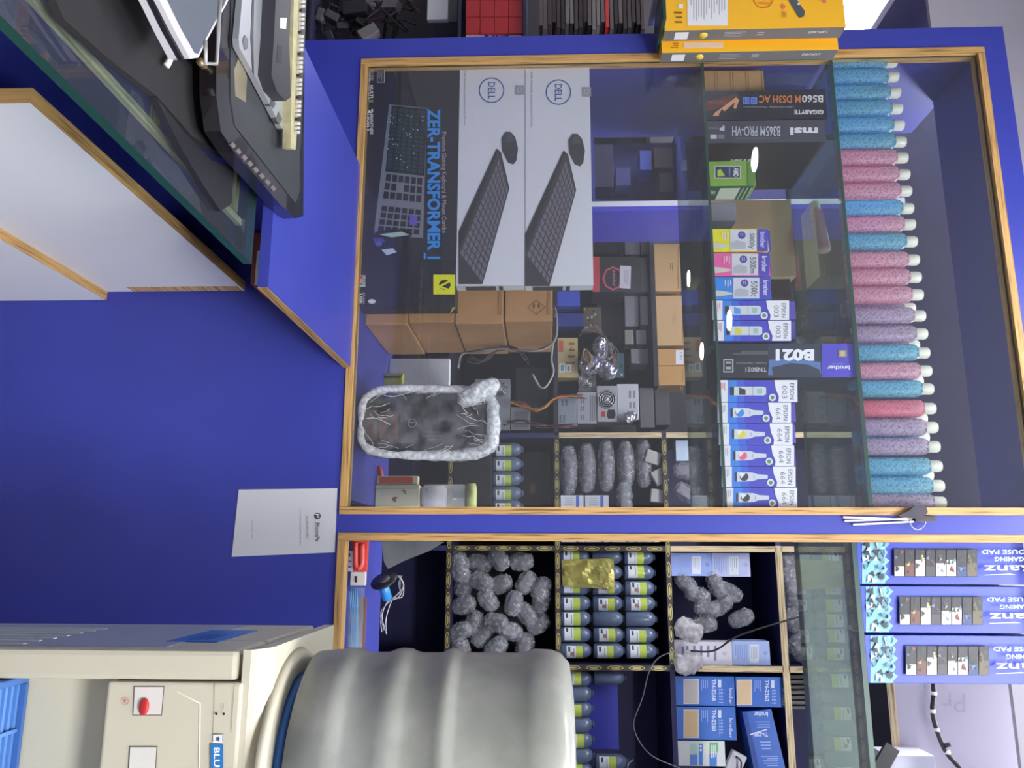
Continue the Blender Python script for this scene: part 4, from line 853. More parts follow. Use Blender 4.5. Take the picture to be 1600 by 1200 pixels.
powder(1057, 1, 0, 'plain grey powder bottle touching the patterned divider beside the blue carton'); powder(1190, 1, 1, 'labelled grey powder bottle on the blue carton at the frame edge')
zl = RS[0]
for i, Y in enumerate((702, 725, 748, 771, 792)):
    y = RY + .06; z = 1.486 - .0 - .2; t = powder(Y, 0, 1, 'grey powder bottle beside the wrapped computer, %s in its column from the photo top' % ORD[i], z=RS[0] + .158, twist=.5)
MB().box(py(750, 690, RY + .02).x, py(750, 800, RY + .02).x, RY + .02, RY + .12, RS[0], RS[0] + .157, mat((30, 29, 33), .5), bev=.004).build('black_case', label='black electronics case between the clear jar and the powder bottles', cat='case')
t = thing('parts_packet', 'dark smoky packet with a brown sticker beside the powder bottles', 'packet', py(805, 740, RY + .15))
x0, x1, z0, z1 = wrect(806, 705, 862, 800, RY + .16); MB().box(x0, x1, RY + .16, RY + .19, RS[0], z1, mat((44, 43, 52), .25, var=.3, scale=15), bev=.004).build('packet_body', t)
MB().lathe(py(830, 762, RY + .158), [(.03, 0), (.03, .0006), (0, .0006)], mat((92, 74, 50), .5), n=20, R=Matrix.Rotation(math.pi / 2, 3, 'X'), sx=1, sy=.7).build('sticker', t)
MB().box(py(950, 1066, RY + .04).x, py(950, 1176, RY + .04).x, RY + .085, RY + .20, RS[1], py(966, 1120, RY + .09).z, mat((48, 54, 160), .5), bev=.002).build('blue_carton', label='plain blue carton behind the powder bottles near the photo bottom', cat='carton')
# --- gold pouch
t = thing('foil_pouch', 'crumpled gold foil pouch in front of the powder bottles', 'pouch', py(878, 895, RY - .0))
mb = MB(); nu, nv = 14, 18; y_ = RY + .008
c00, c10, c11, c01 = py(877, 875, y_), py(879, 916, y_), py(960, 921, y_), py(959, 872, y_)
for s_ in (0, 1):
    vs = []
    for j in range(nv + 1):
        for i in range(nu + 1):
            u, v = i / nu, j / nv; p = (c00 * (1 - u) + c10 * u) * (1 - v) + (c01 * (1 - u) + c11 * u) * v
            b = (math.sin(math.pi * u) * math.sin(math.pi * v)) ** .5 if 0 < u < 1 and 0 < v < 1 else 0
            cr = .006 * mnoise.noise(Vector((u * 3, v * 4, s_ * 9))) + .002 * mnoise.noise(Vector((u * 9, v * 11, 3)))
            vs.append(p + Vector((0, (-1 if s_ == 0 else .6) * .006 * b + cr * (1 if b else 0), 0)))
    mb.add(vs, [((j * (nu + 1) + i), (j * (nu + 1) + i + 1), ((j + 1) * (nu + 1) + i + 1), ((j + 1) * (nu + 1) + i)) for j in range(nv) for i in range(nu)], mat((190, 182, 104), .3, metal=.7))
mb.build('foil', t)
# --- bubble wrapped cartridges
BW = filmmat((210, 212, 220), .30, rough=.12, scale=55, bump=.35, spread=.14); CORE = mat((52, 52, 62), .4)
def rot3(a, b): return Matrix.Rotation(a, 3, 'Y') @ Matrix.Rotation(b, 3, 'X')
def wrapped(X, Y, y, r, ang, tilt, label, seed, group, core=(56, 55, 64), name='wrapped_cartridge', ridges=9):
    c = py(X, Y, y); t = thing(name, label, 'wrapped part', c, group)
    R = rot3(ang, tilt)
    MB().box(c.x - r[0] * .55, c.x + r[0] * .55, c.y - r[1] * .5, c.y + r[1] * .5, c.z - r[2] * .68, c.z + r[2] * .68, mat(core, .4), rot=R, bev=.004).build('cartridge', t)
    MB().lump(c, r, R, BW, seed, ridges=ridges, amp=.085, nz=.16).build('bubble_wrap', t); return t
LP = [(870, 230), (1000, 240), (1120, 215), (1260, 230), (900, 380), (1010, 355), (1130, 370), (1290, 360), (1385, 480), (1050, 470), (1210, 490), (900, 500), (960, 610), (1100, 610), (1290, 560), (1365, 620), (875, 670), (1010, 690), (1190, 665), (1100, 770), (1280, 750), (880, 770), (1385, 400), (870, 300)]
LP.sort(key=lambda p: (int((p[1] - 200) / 150), p[0]))
cnt = {}
for i, (a, b) in enumerate(LP):
    rw = int((b - 200) / 150); cnt[rw] = cnt.get(rw, -1) + 1; rw = '%s across in the %s row of the black cartridge heap' % (ORD[cnt[rw]], ORD[rw])
    wrapped(500 + a * .25, 820 + b * .25, RY + .05 + .02 * (i % 3), (.036, .03, .050), random.uniform(-1.4, 1.4), random.uniform(-.3, .3), 'bubble wrapped cartridge, ' + rw, i, 'bubble wrapped cartridges in the dark compartment heap')
for i, (X, Ya, Yb) in enumerate(((889, 696, 774), (917, 692, 770), (947, 686, 768), (978, 688, 763), (1006, 686, 762))):
    c = py(X, (Ya + Yb) / 2, RY + .06); hl = (py(X, Yb, RY + .06).x - py(X, Ya, RY + .06).x) / 2
    t = thing('wrapped_cartridge', 'long bubble wrapped roll behind the showcase, %s' % ['first of five, beside the patterned strip', 'second of five', 'middle one of five', 'fourth of five', 'last of five, half behind grey parts'][i], 'wrapped part', c, 'five bubble wrapped rolls')
    R = Matrix.Rotation(math.pi / 2, 3, 'Y')
    MB().lathe(c, [(.02, -hl * .75), (.02, hl * .75)], mat((96, 94, 104), .4), n=14, R=R).build('cartridge', t)
    MB().lump(c, (.0355, .036, hl), R, BW, i + 40, ridges=18, amp=.075, nz=.06, mseg=60).build('bubble_wrap', t)
zc = RS[1]
for i, (X0, X1) in enumerate(((876, 912), (914, 951))):
    carton('small_white_box', 'small white box with a blue stripe, %s' % ['next to the patterned divider strip', 'touching the clear ribbed tray'][i], 'box', (X0, 774, X1, 798), RY + .01, .08, (212, 216, 224), 'small white boxes with blue stripes')
    P = Print('y', RY + .01); P.rect(X0 + 24, 774.5, X0 + 29, 797, (90, 120, 200)).para(X0 + 6, 777, X0 + 20, 790, (170, 176, 186), 4, 'D'); P.done(bpy.data.objects[[o.name for o in bpy.data.objects if o.name.startswith('small_white_box')][-1]])
wrapped(976, 782, RY + .03, (.032, .03, .075), 1.57, 0, 'clear ribbed plastic tray lying next to the small white boxes', 61, None, core=(110, 116, 120), ridges=16)
for i, (X, Y, a) in enumerate(((1020, 715, .3), (1030, 745, 1.1), (1028, 775, .1))):
    c = py(X, Y, RY + .03); MB().box(c.x - .026, c.x + .026, c.y - .015, c.y + .015, c.z - .03, c.z + .03, mat((176, 174, 172), .45, var=.08, scale=40), rot=Matrix.Rotation(a, 3, 'Y'), bev=.004).build('grey_part', label='pale grey plastic printer part beside the wrapped rolls, %s of three down the photo' % ORD[i], cat='printer part', group='pale grey printer parts')
for i, (X, Y) in enumerate(((1070, 735), (1072, 770), (1090, 780))):
    wrapped(X, Y, RY + .05, (.035, .03, .05), .6 * i, .2, 'crumpled clear bag beyond the grey printer parts, %s of three down the photo' % ORD[i], 70 + i, 'crumpled clear bags', core=(150, 140, 146))
carton('pale_blue_box', 'small pale blue box standing beyond the grey printer parts', 'box', (1056, 688, 1077, 720), RY + .04, .05, (196, 212, 232))
# --- compartment with pale boxes
def palebox(rect, y, col, label, kind, z0=None):
    t = carton('ink_carton', label, 'box', rect, y, .07, col, 'pale ink cartons in the blue compartment', z0=z0); X0, Y0, X1, Y1 = rect; P = Print('y', y)
    w = X1 - X0; h = Y1 - Y0
    if kind == 0: P.rect(X0 + w * .45, Y0 + 5, X0 + w * .7, Y1 - 3, (220, 226, 236)).para(X0 + w * .48, Y0 + 8, X0 + w * .67, Y1 - 8, (150, 160, 186), 4).para(X0 + 3, Y0 + 6, X0 + w * .4, Y1 - 6, (140, 160, 220), 6).ring(X0 + w * .88, Y0 + h * .5, 2.6, 2.2, .7, (80, 90, 120))
    else: P.para(X0 + w * .1, Y0 + 6, X0 + w * .75, Y1 - 5, (130, 134, 150), 5).ring(X0 + w * .86, Y0 + h * .5, 2.6, 2.4, .7, (80, 80, 96)).rect(X0 + w * .06, Y0 + 8, X0 + w * .11, Y1 - 6, (120, 120, 160))
    P.done(t)
ys = RY + .02
palebox((1056, 864, 1112, 900), ys + .03, (150, 172, 230), 'light blue ink carton by the first plywood divider, nearer the patterned tape', 0, RS[2])
zpb = py(1112, 878, ys + .03).z
palebox((1112, 864, 1172, 901), ys + .03, (190, 200, 236), 'light blue and white ink carton by the first plywood divider, further out', 0, zpb + .001)
palebox((1092, 1003, 1144, 1041), ys, (222, 218, 228), 'white ink carton above the plywood divider edge, lower right of the compartment', 1, RS[2] + .058) if 0 else palebox((1060, 1003, 1144, 1039), ys + .012, (222, 218, 228), 'white ink carton behind the black cord and milky bag', 1, RS[2])
zpw = py(1144, 1020, ys + .012).z
palebox((1145, 1002, 1203, 1039), ys + .012, (170, 190, 232), 'light blue ink carton touching the white one behind the black cord', 0, zpw + .001)
for i, (X, Y, a) in enumerate(((1072, 912, .8), (1090, 930, .2), (1118, 912, 1.2), (1140, 925, .5), (1105, 952, .1), (1100, 975, 0), (1128, 945, -.7), (1158, 966, -.4))):
    wrapped(X, Y, RY + .06 + .012 * (i % 2), (.032, .03, .052), a, .1, 'clear bubble wrapped cartridge, %s of the loose ones between the pale ink cartons' % ORD[[1, 3, 0, 2, 5, 7, 4, 6][i]], 80 + i, 'bubble wrapped cartridges in the blue compartment')
FM = filmmat((206, 204, 206), .6, rough=.3, scale=30, bump=.7, spread=.25)
t = thing('film_bag', 'milky torn plastic bag hanging at the patterned divider', 'bag', py(1060, 1000, RY - .03))
MB().lump(py(1076, 985, RY - .035), (.04, .014, .055), rot3(.5, 0), FM, 91, amp=.03, nz=.4).build('bag_body', t); MB().lump(py(1076, 1036, RY - .035), (.04, .014, .055), rot3(-.3, 0), FM, 92, amp=.03, nz=.4).build('bag_tail', t)
for i, (X, Y) in enumerate(((1238, 878), (1241, 925), (1244, 970), (1247, 1012), (1236, 905), (1240, 950))):
    wrapped(X + 6 * (i % 2), Y, RY + .05, (.045, .032, .055), .3 * i, 0, 'bubble wrapped cartridge, %s down the narrow compartment by the thick glass shelf' % ORD[[0, 2, 4, 5, 1, 3][i]], 100 + i, 'wrapped cartridges above the plywood edge')
for i, X0 in enumerate((877, 916, 955, 994)):
    x0, x1, a, b = wrect(X0, 843, X0 + 37.5, 852, RY - .03)
t = None
for i, X0 in enumerate((877, 916, 955, 994)):
    x0, x1, a, b = wrect(X0, 834, X0 + 37.5, 847, RY + .02)
    MB().box(x0, x1, RY + .02, RY + .1, a, b - .001, mat((220, 222, 226), .5), bev=.001).box(x0, x1, RY + .0194, RY + .0199, a + (b - a) * .62, a + (b - a) * .74, mat((90, 100, 190), .5)).build('thin_white_box', label='thin white box just under the plywood edging of the lower window, %s from its corner' % ORD[i], cat='box', group='thin white boxes along the plywood edging')
# --- toner cartons TN-2260
zt_r = RS[2]
def toner2(rect, y, col2, label, z0, w2=True):
    t = carton('toner_box', label, 'toner box', rect, y, .12, (52, 104, 190), 'blue toner boxes near the bottom edge of the photo', z0=z0); X0, Y0, X1, Y1 = rect; P = Print('y', y)
    P.rect(X0 + 1, Y0 + 4, X0 + 25, Y1 - 3, (214, 210, 204)).rect(X0 + 2.5, Y0 + 5, X0 + 23.5, Y1 - 4, col2)
    P.text('TN-2260', X0 + 45, Y0 + 4, X0 + 52, Y0 + 38, (206, 216, 236), bold=.03).rect(X0 + 55, Y0 + 5, X0 + 60, Y0 + 17, (214, 222, 240)).para(X0 + 28, Y0 + 5, X0 + 40, Y0 + 24, (140, 170, 226), 4).para(X0 + 56, Y0 + 19, X0 + 62, Y1 - 3, (130, 160, 220), 2)
    for k in range(5): P.rect(X0 + 56, Y0 + 20 + k * 5, X0 + 63, Y0 + 21.5 + k * 5, (150, 176, 226))
    P.text('brother', X0 + 72, Y0 + 18, X0 + 78, Y1 - 2, (206, 216, 240), bold=.02); P.done(t); return t
yt = RY + .015
za_ = py(1104, 1110, yt).z
toner2((1067, 1104.5, 1150, 1156), yt, (206, 178, 130), 'blue toner box with a tan label touching the green printed carton', zt_r)
toner2((1067, 1057, 1148, 1103), yt, (186, 180, 176), 'blue toner box with a pale grey label beside the plywood divider', zt_r)
toner2((1150, 1058, 1225, 1105), yt, (214, 186, 150), 'blue toner box with a tan label beside the slatted grille', py(1150, 1080, yt).z)
# tilted box
t = thing('toner_box', 'blue toner box leaning at an angle near the photo bottom', 'toner box', py(1190, 1150, yt), 'blue toner boxes near the bottom edge of the photo')
q = [py(1160, 1113, yt), py(1205, 1108, yt), py(1228, 1204, yt), py(1180, 1210, yt)]
MB().add(q + [p + Vector((0, .10, 0)) for p in q], [(0, 1, 2, 3), (4, 7, 6, 5), (0, 4, 5, 1), (1, 5, 6, 2), (2, 6, 7, 3), (3, 7, 4, 0)], mat((46, 96, 184), .45)).build('carton', t)
P = Print('y', yt); P.poly([(1160, 1114), (1167, 1113), (1188, 1209), (1181, 1209)], (30, 62, 140)).text('brother', 1190, 1113, 1196, 1134, (196, 210, 236), 'D', .03) if 0 else P.poly([(1160, 1114), (1167, 1113), (1188, 1209), (1181, 1209)], (30, 62, 140))
P.text('brother', 1178, 1112, 1200, 1120, (200, 212, 238), 'D', .03).para(1178, 1126, 1203, 1138, (120, 156, 220), 3, 'D').text('TN-2280', 1178, 1144, 1200, 1151, (206, 216, 240), 'D', .03).poly([(1172, 1147), (1198, 1139), (1198, 1141), (1172, 1149)], (214, 222, 240)).para(1182, 1157, 1204, 1172, (150, 180, 230), 3, 'D').para(1188, 1180, 1216, 1198, (150, 180, 230), 5, 'D'); P.done(t)
t = carton('ink_carton', 'white carton with green and blue print beside the blue toner boxes', 'box', (1072, 1158, 1133, 1197), yt, .06, (210, 216, 214), z0=zt_r)
P = Print('y', yt); P.rect(1078, 1162, 1090, 1178, (170, 206, 196)).rect(1078, 1179, 1090, 1196, (90, 130, 210)).rect(1092, 1162, 1098, 1196, (60, 120, 210)).ell(1095, 1166, 1.8, 1.8, (230, 236, 240)).ell(1095, 1172, 1.8, 1.8, (230, 236, 240)).rect(1100, 1162, 1107, 1178, (220, 226, 206)).rect(1109, 1160, 1122, 1176, (110, 180, 130)).rect(1109, 1177, 1120, 1197, (60, 120, 200)).para(1110, 1164, 1119, 1190, (230, 236, 236), 3); P.done(t)
t = thing('white_adapter', 'small white power brick with a black cord lying beside the white carton', 'adapter', py(1140, 1190, yt))
c = py(1148, 1192, yt + .03); MB().box(c.x - .04, c.x + .05, c.y - .015, c.y + .015, c.z - .03, c.z + .028, mat((196, 196, 204), .4), rot=Matrix.Rotation(.45, 3, 'Y'), bev=.005).build('brick', t)
MB().tube([py(1150, 1182, yt), py(1158, 1190, yt), py(1157, 1205, yt)], .003, BLACK).build('cord', t)
# cords hanging in front of the rack
MB().tube([py(1079, 1017, RY - .05), py(1108, 1018, RY - .05), py(1125, 1012, RY - .05), py(1150, 995, RY - .05), py(1200, 978, RY - .05), py(1262, 960, RY - .05)], .0035, mat((24, 23, 26), .4)).build('looping_cable', label='thin black cord looping across the blue compartment', cat='cord')
MB().tube([py(1055, 1018, RY - .04), py(1030, 1027, RY - .04), py(1014, 1050, RY - .04), py(1004, 1090, RY - .04), py(990, 1130, RY - .04), py(1000, 1160, RY - .04), py(1022, 1183, RY - .04), py(1062, 1200, RY - .04)], .0022, mat((120, 116, 130), .35)).build('grey_wire', label='thin grey wire hanging in a curve across the dark compartment', cat='wire')
MB().tube([py(980, 1205, RY - .03), py(982, 1194, RY - .03), py(989, 1187, RY - .03)], .002, mat((170, 170, 176), .35)).build('wire_end', label='short bent pale wire end at the photo bottom edge', cat='wire')
# above the toner boxes: black slatted grille and blue sheets
t = thing('slatted_grille', 'black slatted printer grille between toner boxes and thick glass shelf', 'printer part', py(1245, 1080, RY + .03))
x0, x1, z0, z1 = wrect(1238, 1052, 1300, 1108, RY + .06); MB().box(x0, x1, RY + .06, RY + .1, RS[3], z1, BLACK, bev=.002).build('frame', t)
for i in range(7):
    xx = x0 + (x1 - x0) * (i + .6) / 7; MB().box(xx - .005, xx + .005, RY + .045, RY + .0595, RS[3] + .004, z1 - .004, mat((66, 62, 60) if i % 2 else (40, 38, 40), .4)).build('slat', t)
# ================================================================== repair shelf left of the rack post
LX0 = -2.6
t = thing('repair_shelf', 'dark open shelves holding power supplies behind the glazed showcase', 'shelving', (-1.5, 1.7, 0))
for i, z in enumerate((1.05, 1.484, py(1030, 500, RY).z - .02)):
    MB().box(LX0, (-.467 if i < 2 else py(1030, 603, RY).x), RY, 2.05, z - .0095, z + .0095, DK).build('shelf_board', t)
MB().box(LX0, -.467, 2.06, 2.075, .02, 2.75, mat((52, 52, 62), .6, var=.15, scale=4)).build('back_panel', t)
LZ = [1.0601, 1.4941, py(1030, 500, RY).z - .0099]
SV = mat((186, 190, 196), .35, metal=.45)
def psu(rect, y, label, fan=None, sock=None, vents=(), z0=None, col=(184, 188, 194), d=.14):
    x0, x1, a, b = wrect(*rect, y, z0); t = thing('power_supply', label, 'power supply', ((x0 + x1) / 2, y, a), 'silver computer power supplies')
    MB().box(x0, x1, y, y + d, a, b, mat(col, .38, metal=.4), bev=.001).build('housing', t)
    if fan:
        X, Y, r = fan; c = py(X, Y, y - .0008); k = 1224 / (y + D); rr = r / k
        P = Print('y', y); P.ell(X, Y, r, r, (50, 50, 52))
        P.done(t, 'fan_opening'); mb = MB()
        for q_ in (.98, .74, .5, .28): mb.lathe((c.x, y - .0012, c.z), [(rr * q_, 0), (rr * q_, .0012), (rr * (q_ - .1), .0012), (rr * (q_ - .1), 0)], mat((196, 198, 200), .3, metal=.6), n=24, R=Matrix.Rotation(math.pi / 2, 3, 'X'))
        for a_ in (.78, 2.35): 
            dx, dz = math.cos(a_) * rr, math.sin(a_) * rr; mb.tube([(c.x - dx, y - .0022, c.z - dz), (c.x + dx, y - .0022, c.z + dz)], .0016, mat((196, 198, 200), .3, metal=.6), sub=1)
        mb.lathe((c.x, y - .0018, c.z), [(rr * .18, 0), (rr * .18, .001), (0, .001)], mat((206, 206, 190), .4), n=16, R=Matrix.Rotation(math.pi / 2, 3, 'X')); mb.build('fan_guard', t)
    if sock:
        X, Y = sock; P = Print('y', y); P.poly([(X - 5, Y - 7), (X + 5, Y - 7), (X + 7, Y), (X + 5, Y + 7), (X - 5, Y + 7), (X - 7, Y)], (24, 24, 26)).rect(X - 16, Y - 4, X - 9, Y + 4, (190, 60, 50)); P.done(t, 'socket_and_switch')
    if vents:
        P = Print('y', y)
        for (X0, Y0, X1, Y1, n, m_) in vents:
            P.grid([(X0, Y0), (X1, Y0), (X1, Y1), (X0, Y1)], n, m_, (60, 62, 66), .45)
        P.done(t, 'vent_slots')
    return t
yp = RY + .03
psu((933, 603, 964, 659), yp, 'silver power supply with a round fan and red switch, third in the standing row', fan=(948, 624, 15), sock=(955, 647), z0=None)
psu((902, 613, 932, 662), yp + .004, 'silver power supply with slotted side, second in the row on the shelf', vents=((906, 620, 914, 630, 2, 5), (921, 618, 931, 658, 3, 18), (906, 634, 914, 642, 2, 5), (906, 648, 914, 656, 2, 4)))
psu((871, 618, 901, 664), yp, 'silver power supply lying first on the shelf beside the dark panel', vents=((876, 624, 888, 634, 2, 6), (873, 648, 884, 660, 2, 6)), z0=LZ[1], col=(160, 166, 178))
psu((965, 600, 998, 656), yp + .02, 'silver power supply lid with small vent slots, last in the standing row', vents=((981, 610, 994, 622, 2, 6), (982, 628, 994, 638, 2, 5)), col=(206, 210, 214))
psu((904, 583, 931, 612), yp + .02, 'grey power supply with a dark fan behind the slotted one', fan=(916, 596, 13), col=(120, 120, 126))
psu((742, 592, 766, 672), yp, 'power supply with a grey fan behind the wrapped computer, nearer to it', fan=(753, 606, 11), col=(150, 154, 160))
psu((768, 592, 797, 672), yp, 'power supply with a pale fan behind the wrapped computer, further from it', fan=(782, 608, 12), col=(160, 164, 170))
psu((798, 636, 828, 672), yp, 'power supply with a honeycomb grille next to dark red wires', vents=((803, 643, 826, 668, 8, 9),), col=(150, 152, 158))
carton('grey_cabinet', 'large dark grey computer panel crossed by the orange wire bundle', 'computer case', (806, 575, 856, 676), yp + .15, .15, (70, 70, 74))
# brown component box, foil bag, cables
t = carton('component_box', 'tan component box with red print and a double white sticker', 'box', (870, 528, 903, 590), yp - .01, .08, (186, 168, 118), z0=LZ[1])
P = Print('y', yp - .01); P.rect(873, 532, 880, 550, (190, 96, 70)).para(884, 532, 898, 572, (140, 100, 70), 4, 'D').rect(874, 568, 883, 582, (226, 230, 230)).rect(885, 570, 892, 581, (226, 230, 230)).rect(876, 570, 881, 580, (110, 150, 150)).rect(886.5, 572, 890.5, 580, (110, 150, 150)); P.done(t)
FO = mat((190, 190, 200), .18, metal=.8, var=.3, scale=40, bump=.6)
for i, (X, Y, r) in enumerate(((922, 570, (.04, .03, .045)), (948, 578, (.035, .03, .045)), (938, 545, (.03, .03, .05)), (985, 652, (.02, .02, .03)))):
    MB().lump(py(X, Y, yp - .02), r, rot3(i * .8, .2), FO, 130 + i, amp=.04, nz=.5).build('antistatic_bag', label='crumpled silver antistatic bag, %s' % ['next to the tan component box', 'behind the coiled wires', 'by the blue green circuit board', 'at the base of the last power supply'][i], cat='bag', group='crumpled antistatic bags')
def wires(name, label, pts, n, r, cols_, spread, y):
    t = thing(name, label, 'cable', py(*pts[0], y)); rnd = random.Random(len(label))
    for k in range(n):
        o_ = [(rnd.uniform(-spread, spread), rnd.uniform(-spread, spread), rnd.uniform(-.02, .02)) for _ in pts]
        MB().tube([py(X + a, Y + b, y + c) for (X, Y), (a, b, c) in zip(pts, o_)], r, mat(cols_[k % len(cols_)], .4)).build('wire', t)
wires('wire_bundle', 'orange and yellow wire bundle running between the power supplies', [(800, 628), (815, 632), (835, 641), (850, 636), (868, 622), (890, 620), (914, 619)], 6, .0022, [(196, 96, 60), (206, 160, 70), (170, 60, 54), (60, 50, 50)], 3.5, yp - .03)
t = thing('cable_tangle', 'pale and dark cables hanging tangled beside the brown cardboard boxes', 'cable', py(866, 500, .3))
def strand(pts, n, r, cols_, spread, y):
    rnd = random.Random(len(pts) * 7 + n)
    for k in range(n): MB().tube([py(X + rnd.uniform(-spread, spread), Y + rnd.uniform(-spread, spread), y + rnd.uniform(-.01, .01)) for X, Y in pts], r, mat(cols_[k % len(cols_)], .4)).build('cable', t)
strand([(718, 575), (722, 555), (745, 548), (780, 545), (815, 550), (850, 545), (868, 530), (868, 500), (866, 480)], 3, .0022, [(150, 146, 146), (110, 104, 104), (60, 54, 56)], 2.5, .29)
strand([(735, 560), (750, 568), (765, 555), (790, 542), (810, 552), (825, 565)], 4, .0018, [(60, 50, 56), (84, 70, 74)], 5, .30)
strand([(868, 515), (862, 560), (866, 580), (860, 596), (850, 606), (842, 604), (832, 585)], 1, .0026, [(170, 168, 168)], 1, .30)
MB().box(py(868, 510, .27).x - .02, py(868, 510, .27).x + .012, .26, .34, zb_[4] + .0005, zb_[4] + .012, mat((40, 40, 44), .5), bev=.002).build('plug_block', t)
wires('wire_bundle', 'dark red wires lying along the plywood post', [(790, 662), (815, 660), (840, 664), (870, 667), (900, 666)], 5, .002, [(110, 50, 56), (60, 44, 56), (150, 120, 120)], 4, yp - .04)
wires('wire_bundle', 'tan coiled wires beside the tan component box', [(915, 545), (912, 555), (918, 570), (924, 562), (920, 548), (914, 552)], 4, .003, [(150, 120, 80), (120, 96, 66)], 3, yp - .06)
wires('wire_bundle', 'brown wires tangled on the blue boxes', [(905, 520), (925, 514), (945, 530), (960, 545), (965, 570)], 5, .0022, [(150, 90, 70), (110, 104, 110), (60, 56, 60)], 6, yp - .02)
# circuit boards and blue boxes
carton('blue_box', 'small blue box beneath the red edged box', 'box', (866, 455, 906, 478), yp, .1, (62, 84, 190), z0=LZ[1])
carton('blue_box', 'dark blue box beside the tangle of brown wires', 'box', (868, 490, 912, 510), yp, .1, (40, 52, 130), z0=LZ[1])
for i, (X0, Y0, X1, Y1, c) in enumerate(((935, 535, 958, 566, (50, 96, 120)), (912, 480, 940, 520, (90, 80, 60)), (944, 552, 975, 590, (50, 84, 92)))):
    t = carton('circuit_board', 'loose circuit board among the wires, %s' % ['blue green one beside the foil bags', 'brown one beside the dark blue box', 'teal one furthest up'][i], 'circuit board', (X0, Y0, X1, Y1), yp + .03, .006, c)
    P = Print('y', yp + .03)
    rnd = random.Random(i)
    for k in range(12): a, b = rnd.uniform(X0, X1 - 4), rnd.uniform(Y0, Y1 - 5); P.rect(a, b, a + 3, b + 4, rnd.choice([(160, 160, 166), (30, 30, 34), (120, 130, 80)]))
    P.done(t)
t = carton('graphics_box', 'black box with a red edge and a red ring logo under a white note', 'box', (926, 401, 1000, 456), yp - .02, .16, (48, 46, 52))
P = Print('y', yp - .02); P.rect(926, 401, 937, 456, (196, 74, 84)).ring(958, 435, 17, 19, 3, (196, 84, 92), 8).text('evolur', 957, 422, 963, 448, (200, 150, 156)).poly([(969, 415), (986, 416), (985, 451), (968, 450)], (208, 204, 212)).para(974, 422, 982, 446, (150, 146, 156), 3); P.done(t)
CL = filmmat((150, 154, 160), .4, rough=.1, scale=10, bump=.2, spread=.1)
for i, (X0, Y0, X1, Y1) in enumerate(((976, 366, 1000, 398), (1001, 366, 1013, 398), (1000, 402, 1013, 455), (976, 462, 998, 510), (1000, 462, 1013, 508), (976, 515, 990, 538), (994, 515, 1010, 538))):
    carton('clear_case', 'grey clear plastic case behind the glass shelf, %s of the seven counted down the photo' % ORD[i], 'case', (X0, Y0, X1, Y1), yp + .02 + .01 * (i % 2), .08, (110, 112, 120), 'grey clear plastic cases stacked behind the glass', M=mat((112 + 8 * (i % 3), 112 + 8 * (i % 3), 120), .25, coat=.5), bev=.004)
carton('dark_case', 'flat dark slate case between the blue post and the graphics box', 'case', (928, 330, 964, 397), yp + .05, .15, (40, 40, 52)); carton('dark_case', 'slate carton touching the last silver power supply', 'case', (1000, 606, 1022, 668), yp + .02, .15, (92, 92, 94)); carton('dark_case', 'taller dark grey carton beside the slate one at the post', 'case', (1024, 608, 1046, 664), yp + .06, .15, (74, 74, 78)); carton('grey_case', 'mid grey carton between the foil bags and the kraft cartons', 'case', (986, 545, 1013, 568), yp + .02, .12, (112, 110, 112)); carton('dark_case', 'wide dark carton behind the clear plastic cases', 'case', (935, 470, 974, 525), yp + .13, .15, (66, 62, 66))
# kraft cartons on the upper repair board
zk = LZ[2]
for i, (X0, Y0, X1, Y1) in enumerate(((1034, 381, 1063, 455), (1038, 462, 1070, 540), (1046, 545, 1069, 571), (1050, 572, 1070, 602))):
    yk = RY + .01; t = carton('kraft_carton', 'kraft carton seen behind the glass shelf, %s from the photo top' % ORD[i], 'box', (X0, Y0, X1, Y1), yk, .16, (190, 156, 110) if i < 2 else (184, 140, 84), 'kraft cartons on the high board', z0=zk)
    if i == 2: P = Print('y', yk); P.rect(1056, 547, 1068, 569, (214, 214, 220)).text('CPU', 1062, 550, 1066, 562, (80, 80, 90)); P.done(t)
    else: P = Print('y', yk); P.rect(X1 - 4, Y0 + 4, X1 - 3, Y1 - 4, (140, 104, 70)).para(X0 + 12, Y0 + 30, X0 + 18, Y0 + 44, (130, 100, 70), 2); P.done(t)
# blue cabinet on the left with a white edged post
t = thing('blue_cabinet', 'dark blue wall cabinet with a white edged post behind the white keyboard boxes', 'cabinet', (-1.6, 1.2, 0))
xa, xb = py(990, 314, 1.1).x, py(990, 322, 1.1).x; xc = py(990, 329, 1.1).x
MB().box(xa, xb, 1.1, 1.118, .02, 2.75, mat((206, 208, 222), .45)).build('white_edge', t); MB().box(xb + .0002, xc, 1.102, 1.4, .02, 2.75, mat((62, 62, 190), .45)).build('post', t)
MB().box(-1.66, xa - .0005, 1.40, 1.415, .02, 2.75, mat((40, 42, 112), .5)).build('back_panel', t)
for z in (1.30, 1.62, 1.98): MB().box(-1.66, xa - .001, 1.12, 1.399, z - .008, z + .008, BLUE_IN).build('shelf_board', t)
rnd = random.Random(5)
for i, (X0, Y0, X1, Y1, c, nm) in enumerate(((926, 226, 958, 292, (44, 42, 70), 'dark carton in the blue cabinet beside the keyboard boxes'), (962, 262, 985, 290, (60, 64, 120), 'small blue carton in the blue cabinet'), (1000, 235, 1018, 265, (70, 84, 170), 'bright blue packet in the blue cabinet'), (1022, 230, 1050, 262, (76, 64, 74), 'brownish carton in the blue cabinet near the glass shelf'), (1030, 270, 1050, 300, (50, 60, 70), 'slate carton in the blue cabinet by the post'))):
    carton('cabinet_carton', nm, 'box', (X0, Y0, X1, Y1), 1.20, .1, c)
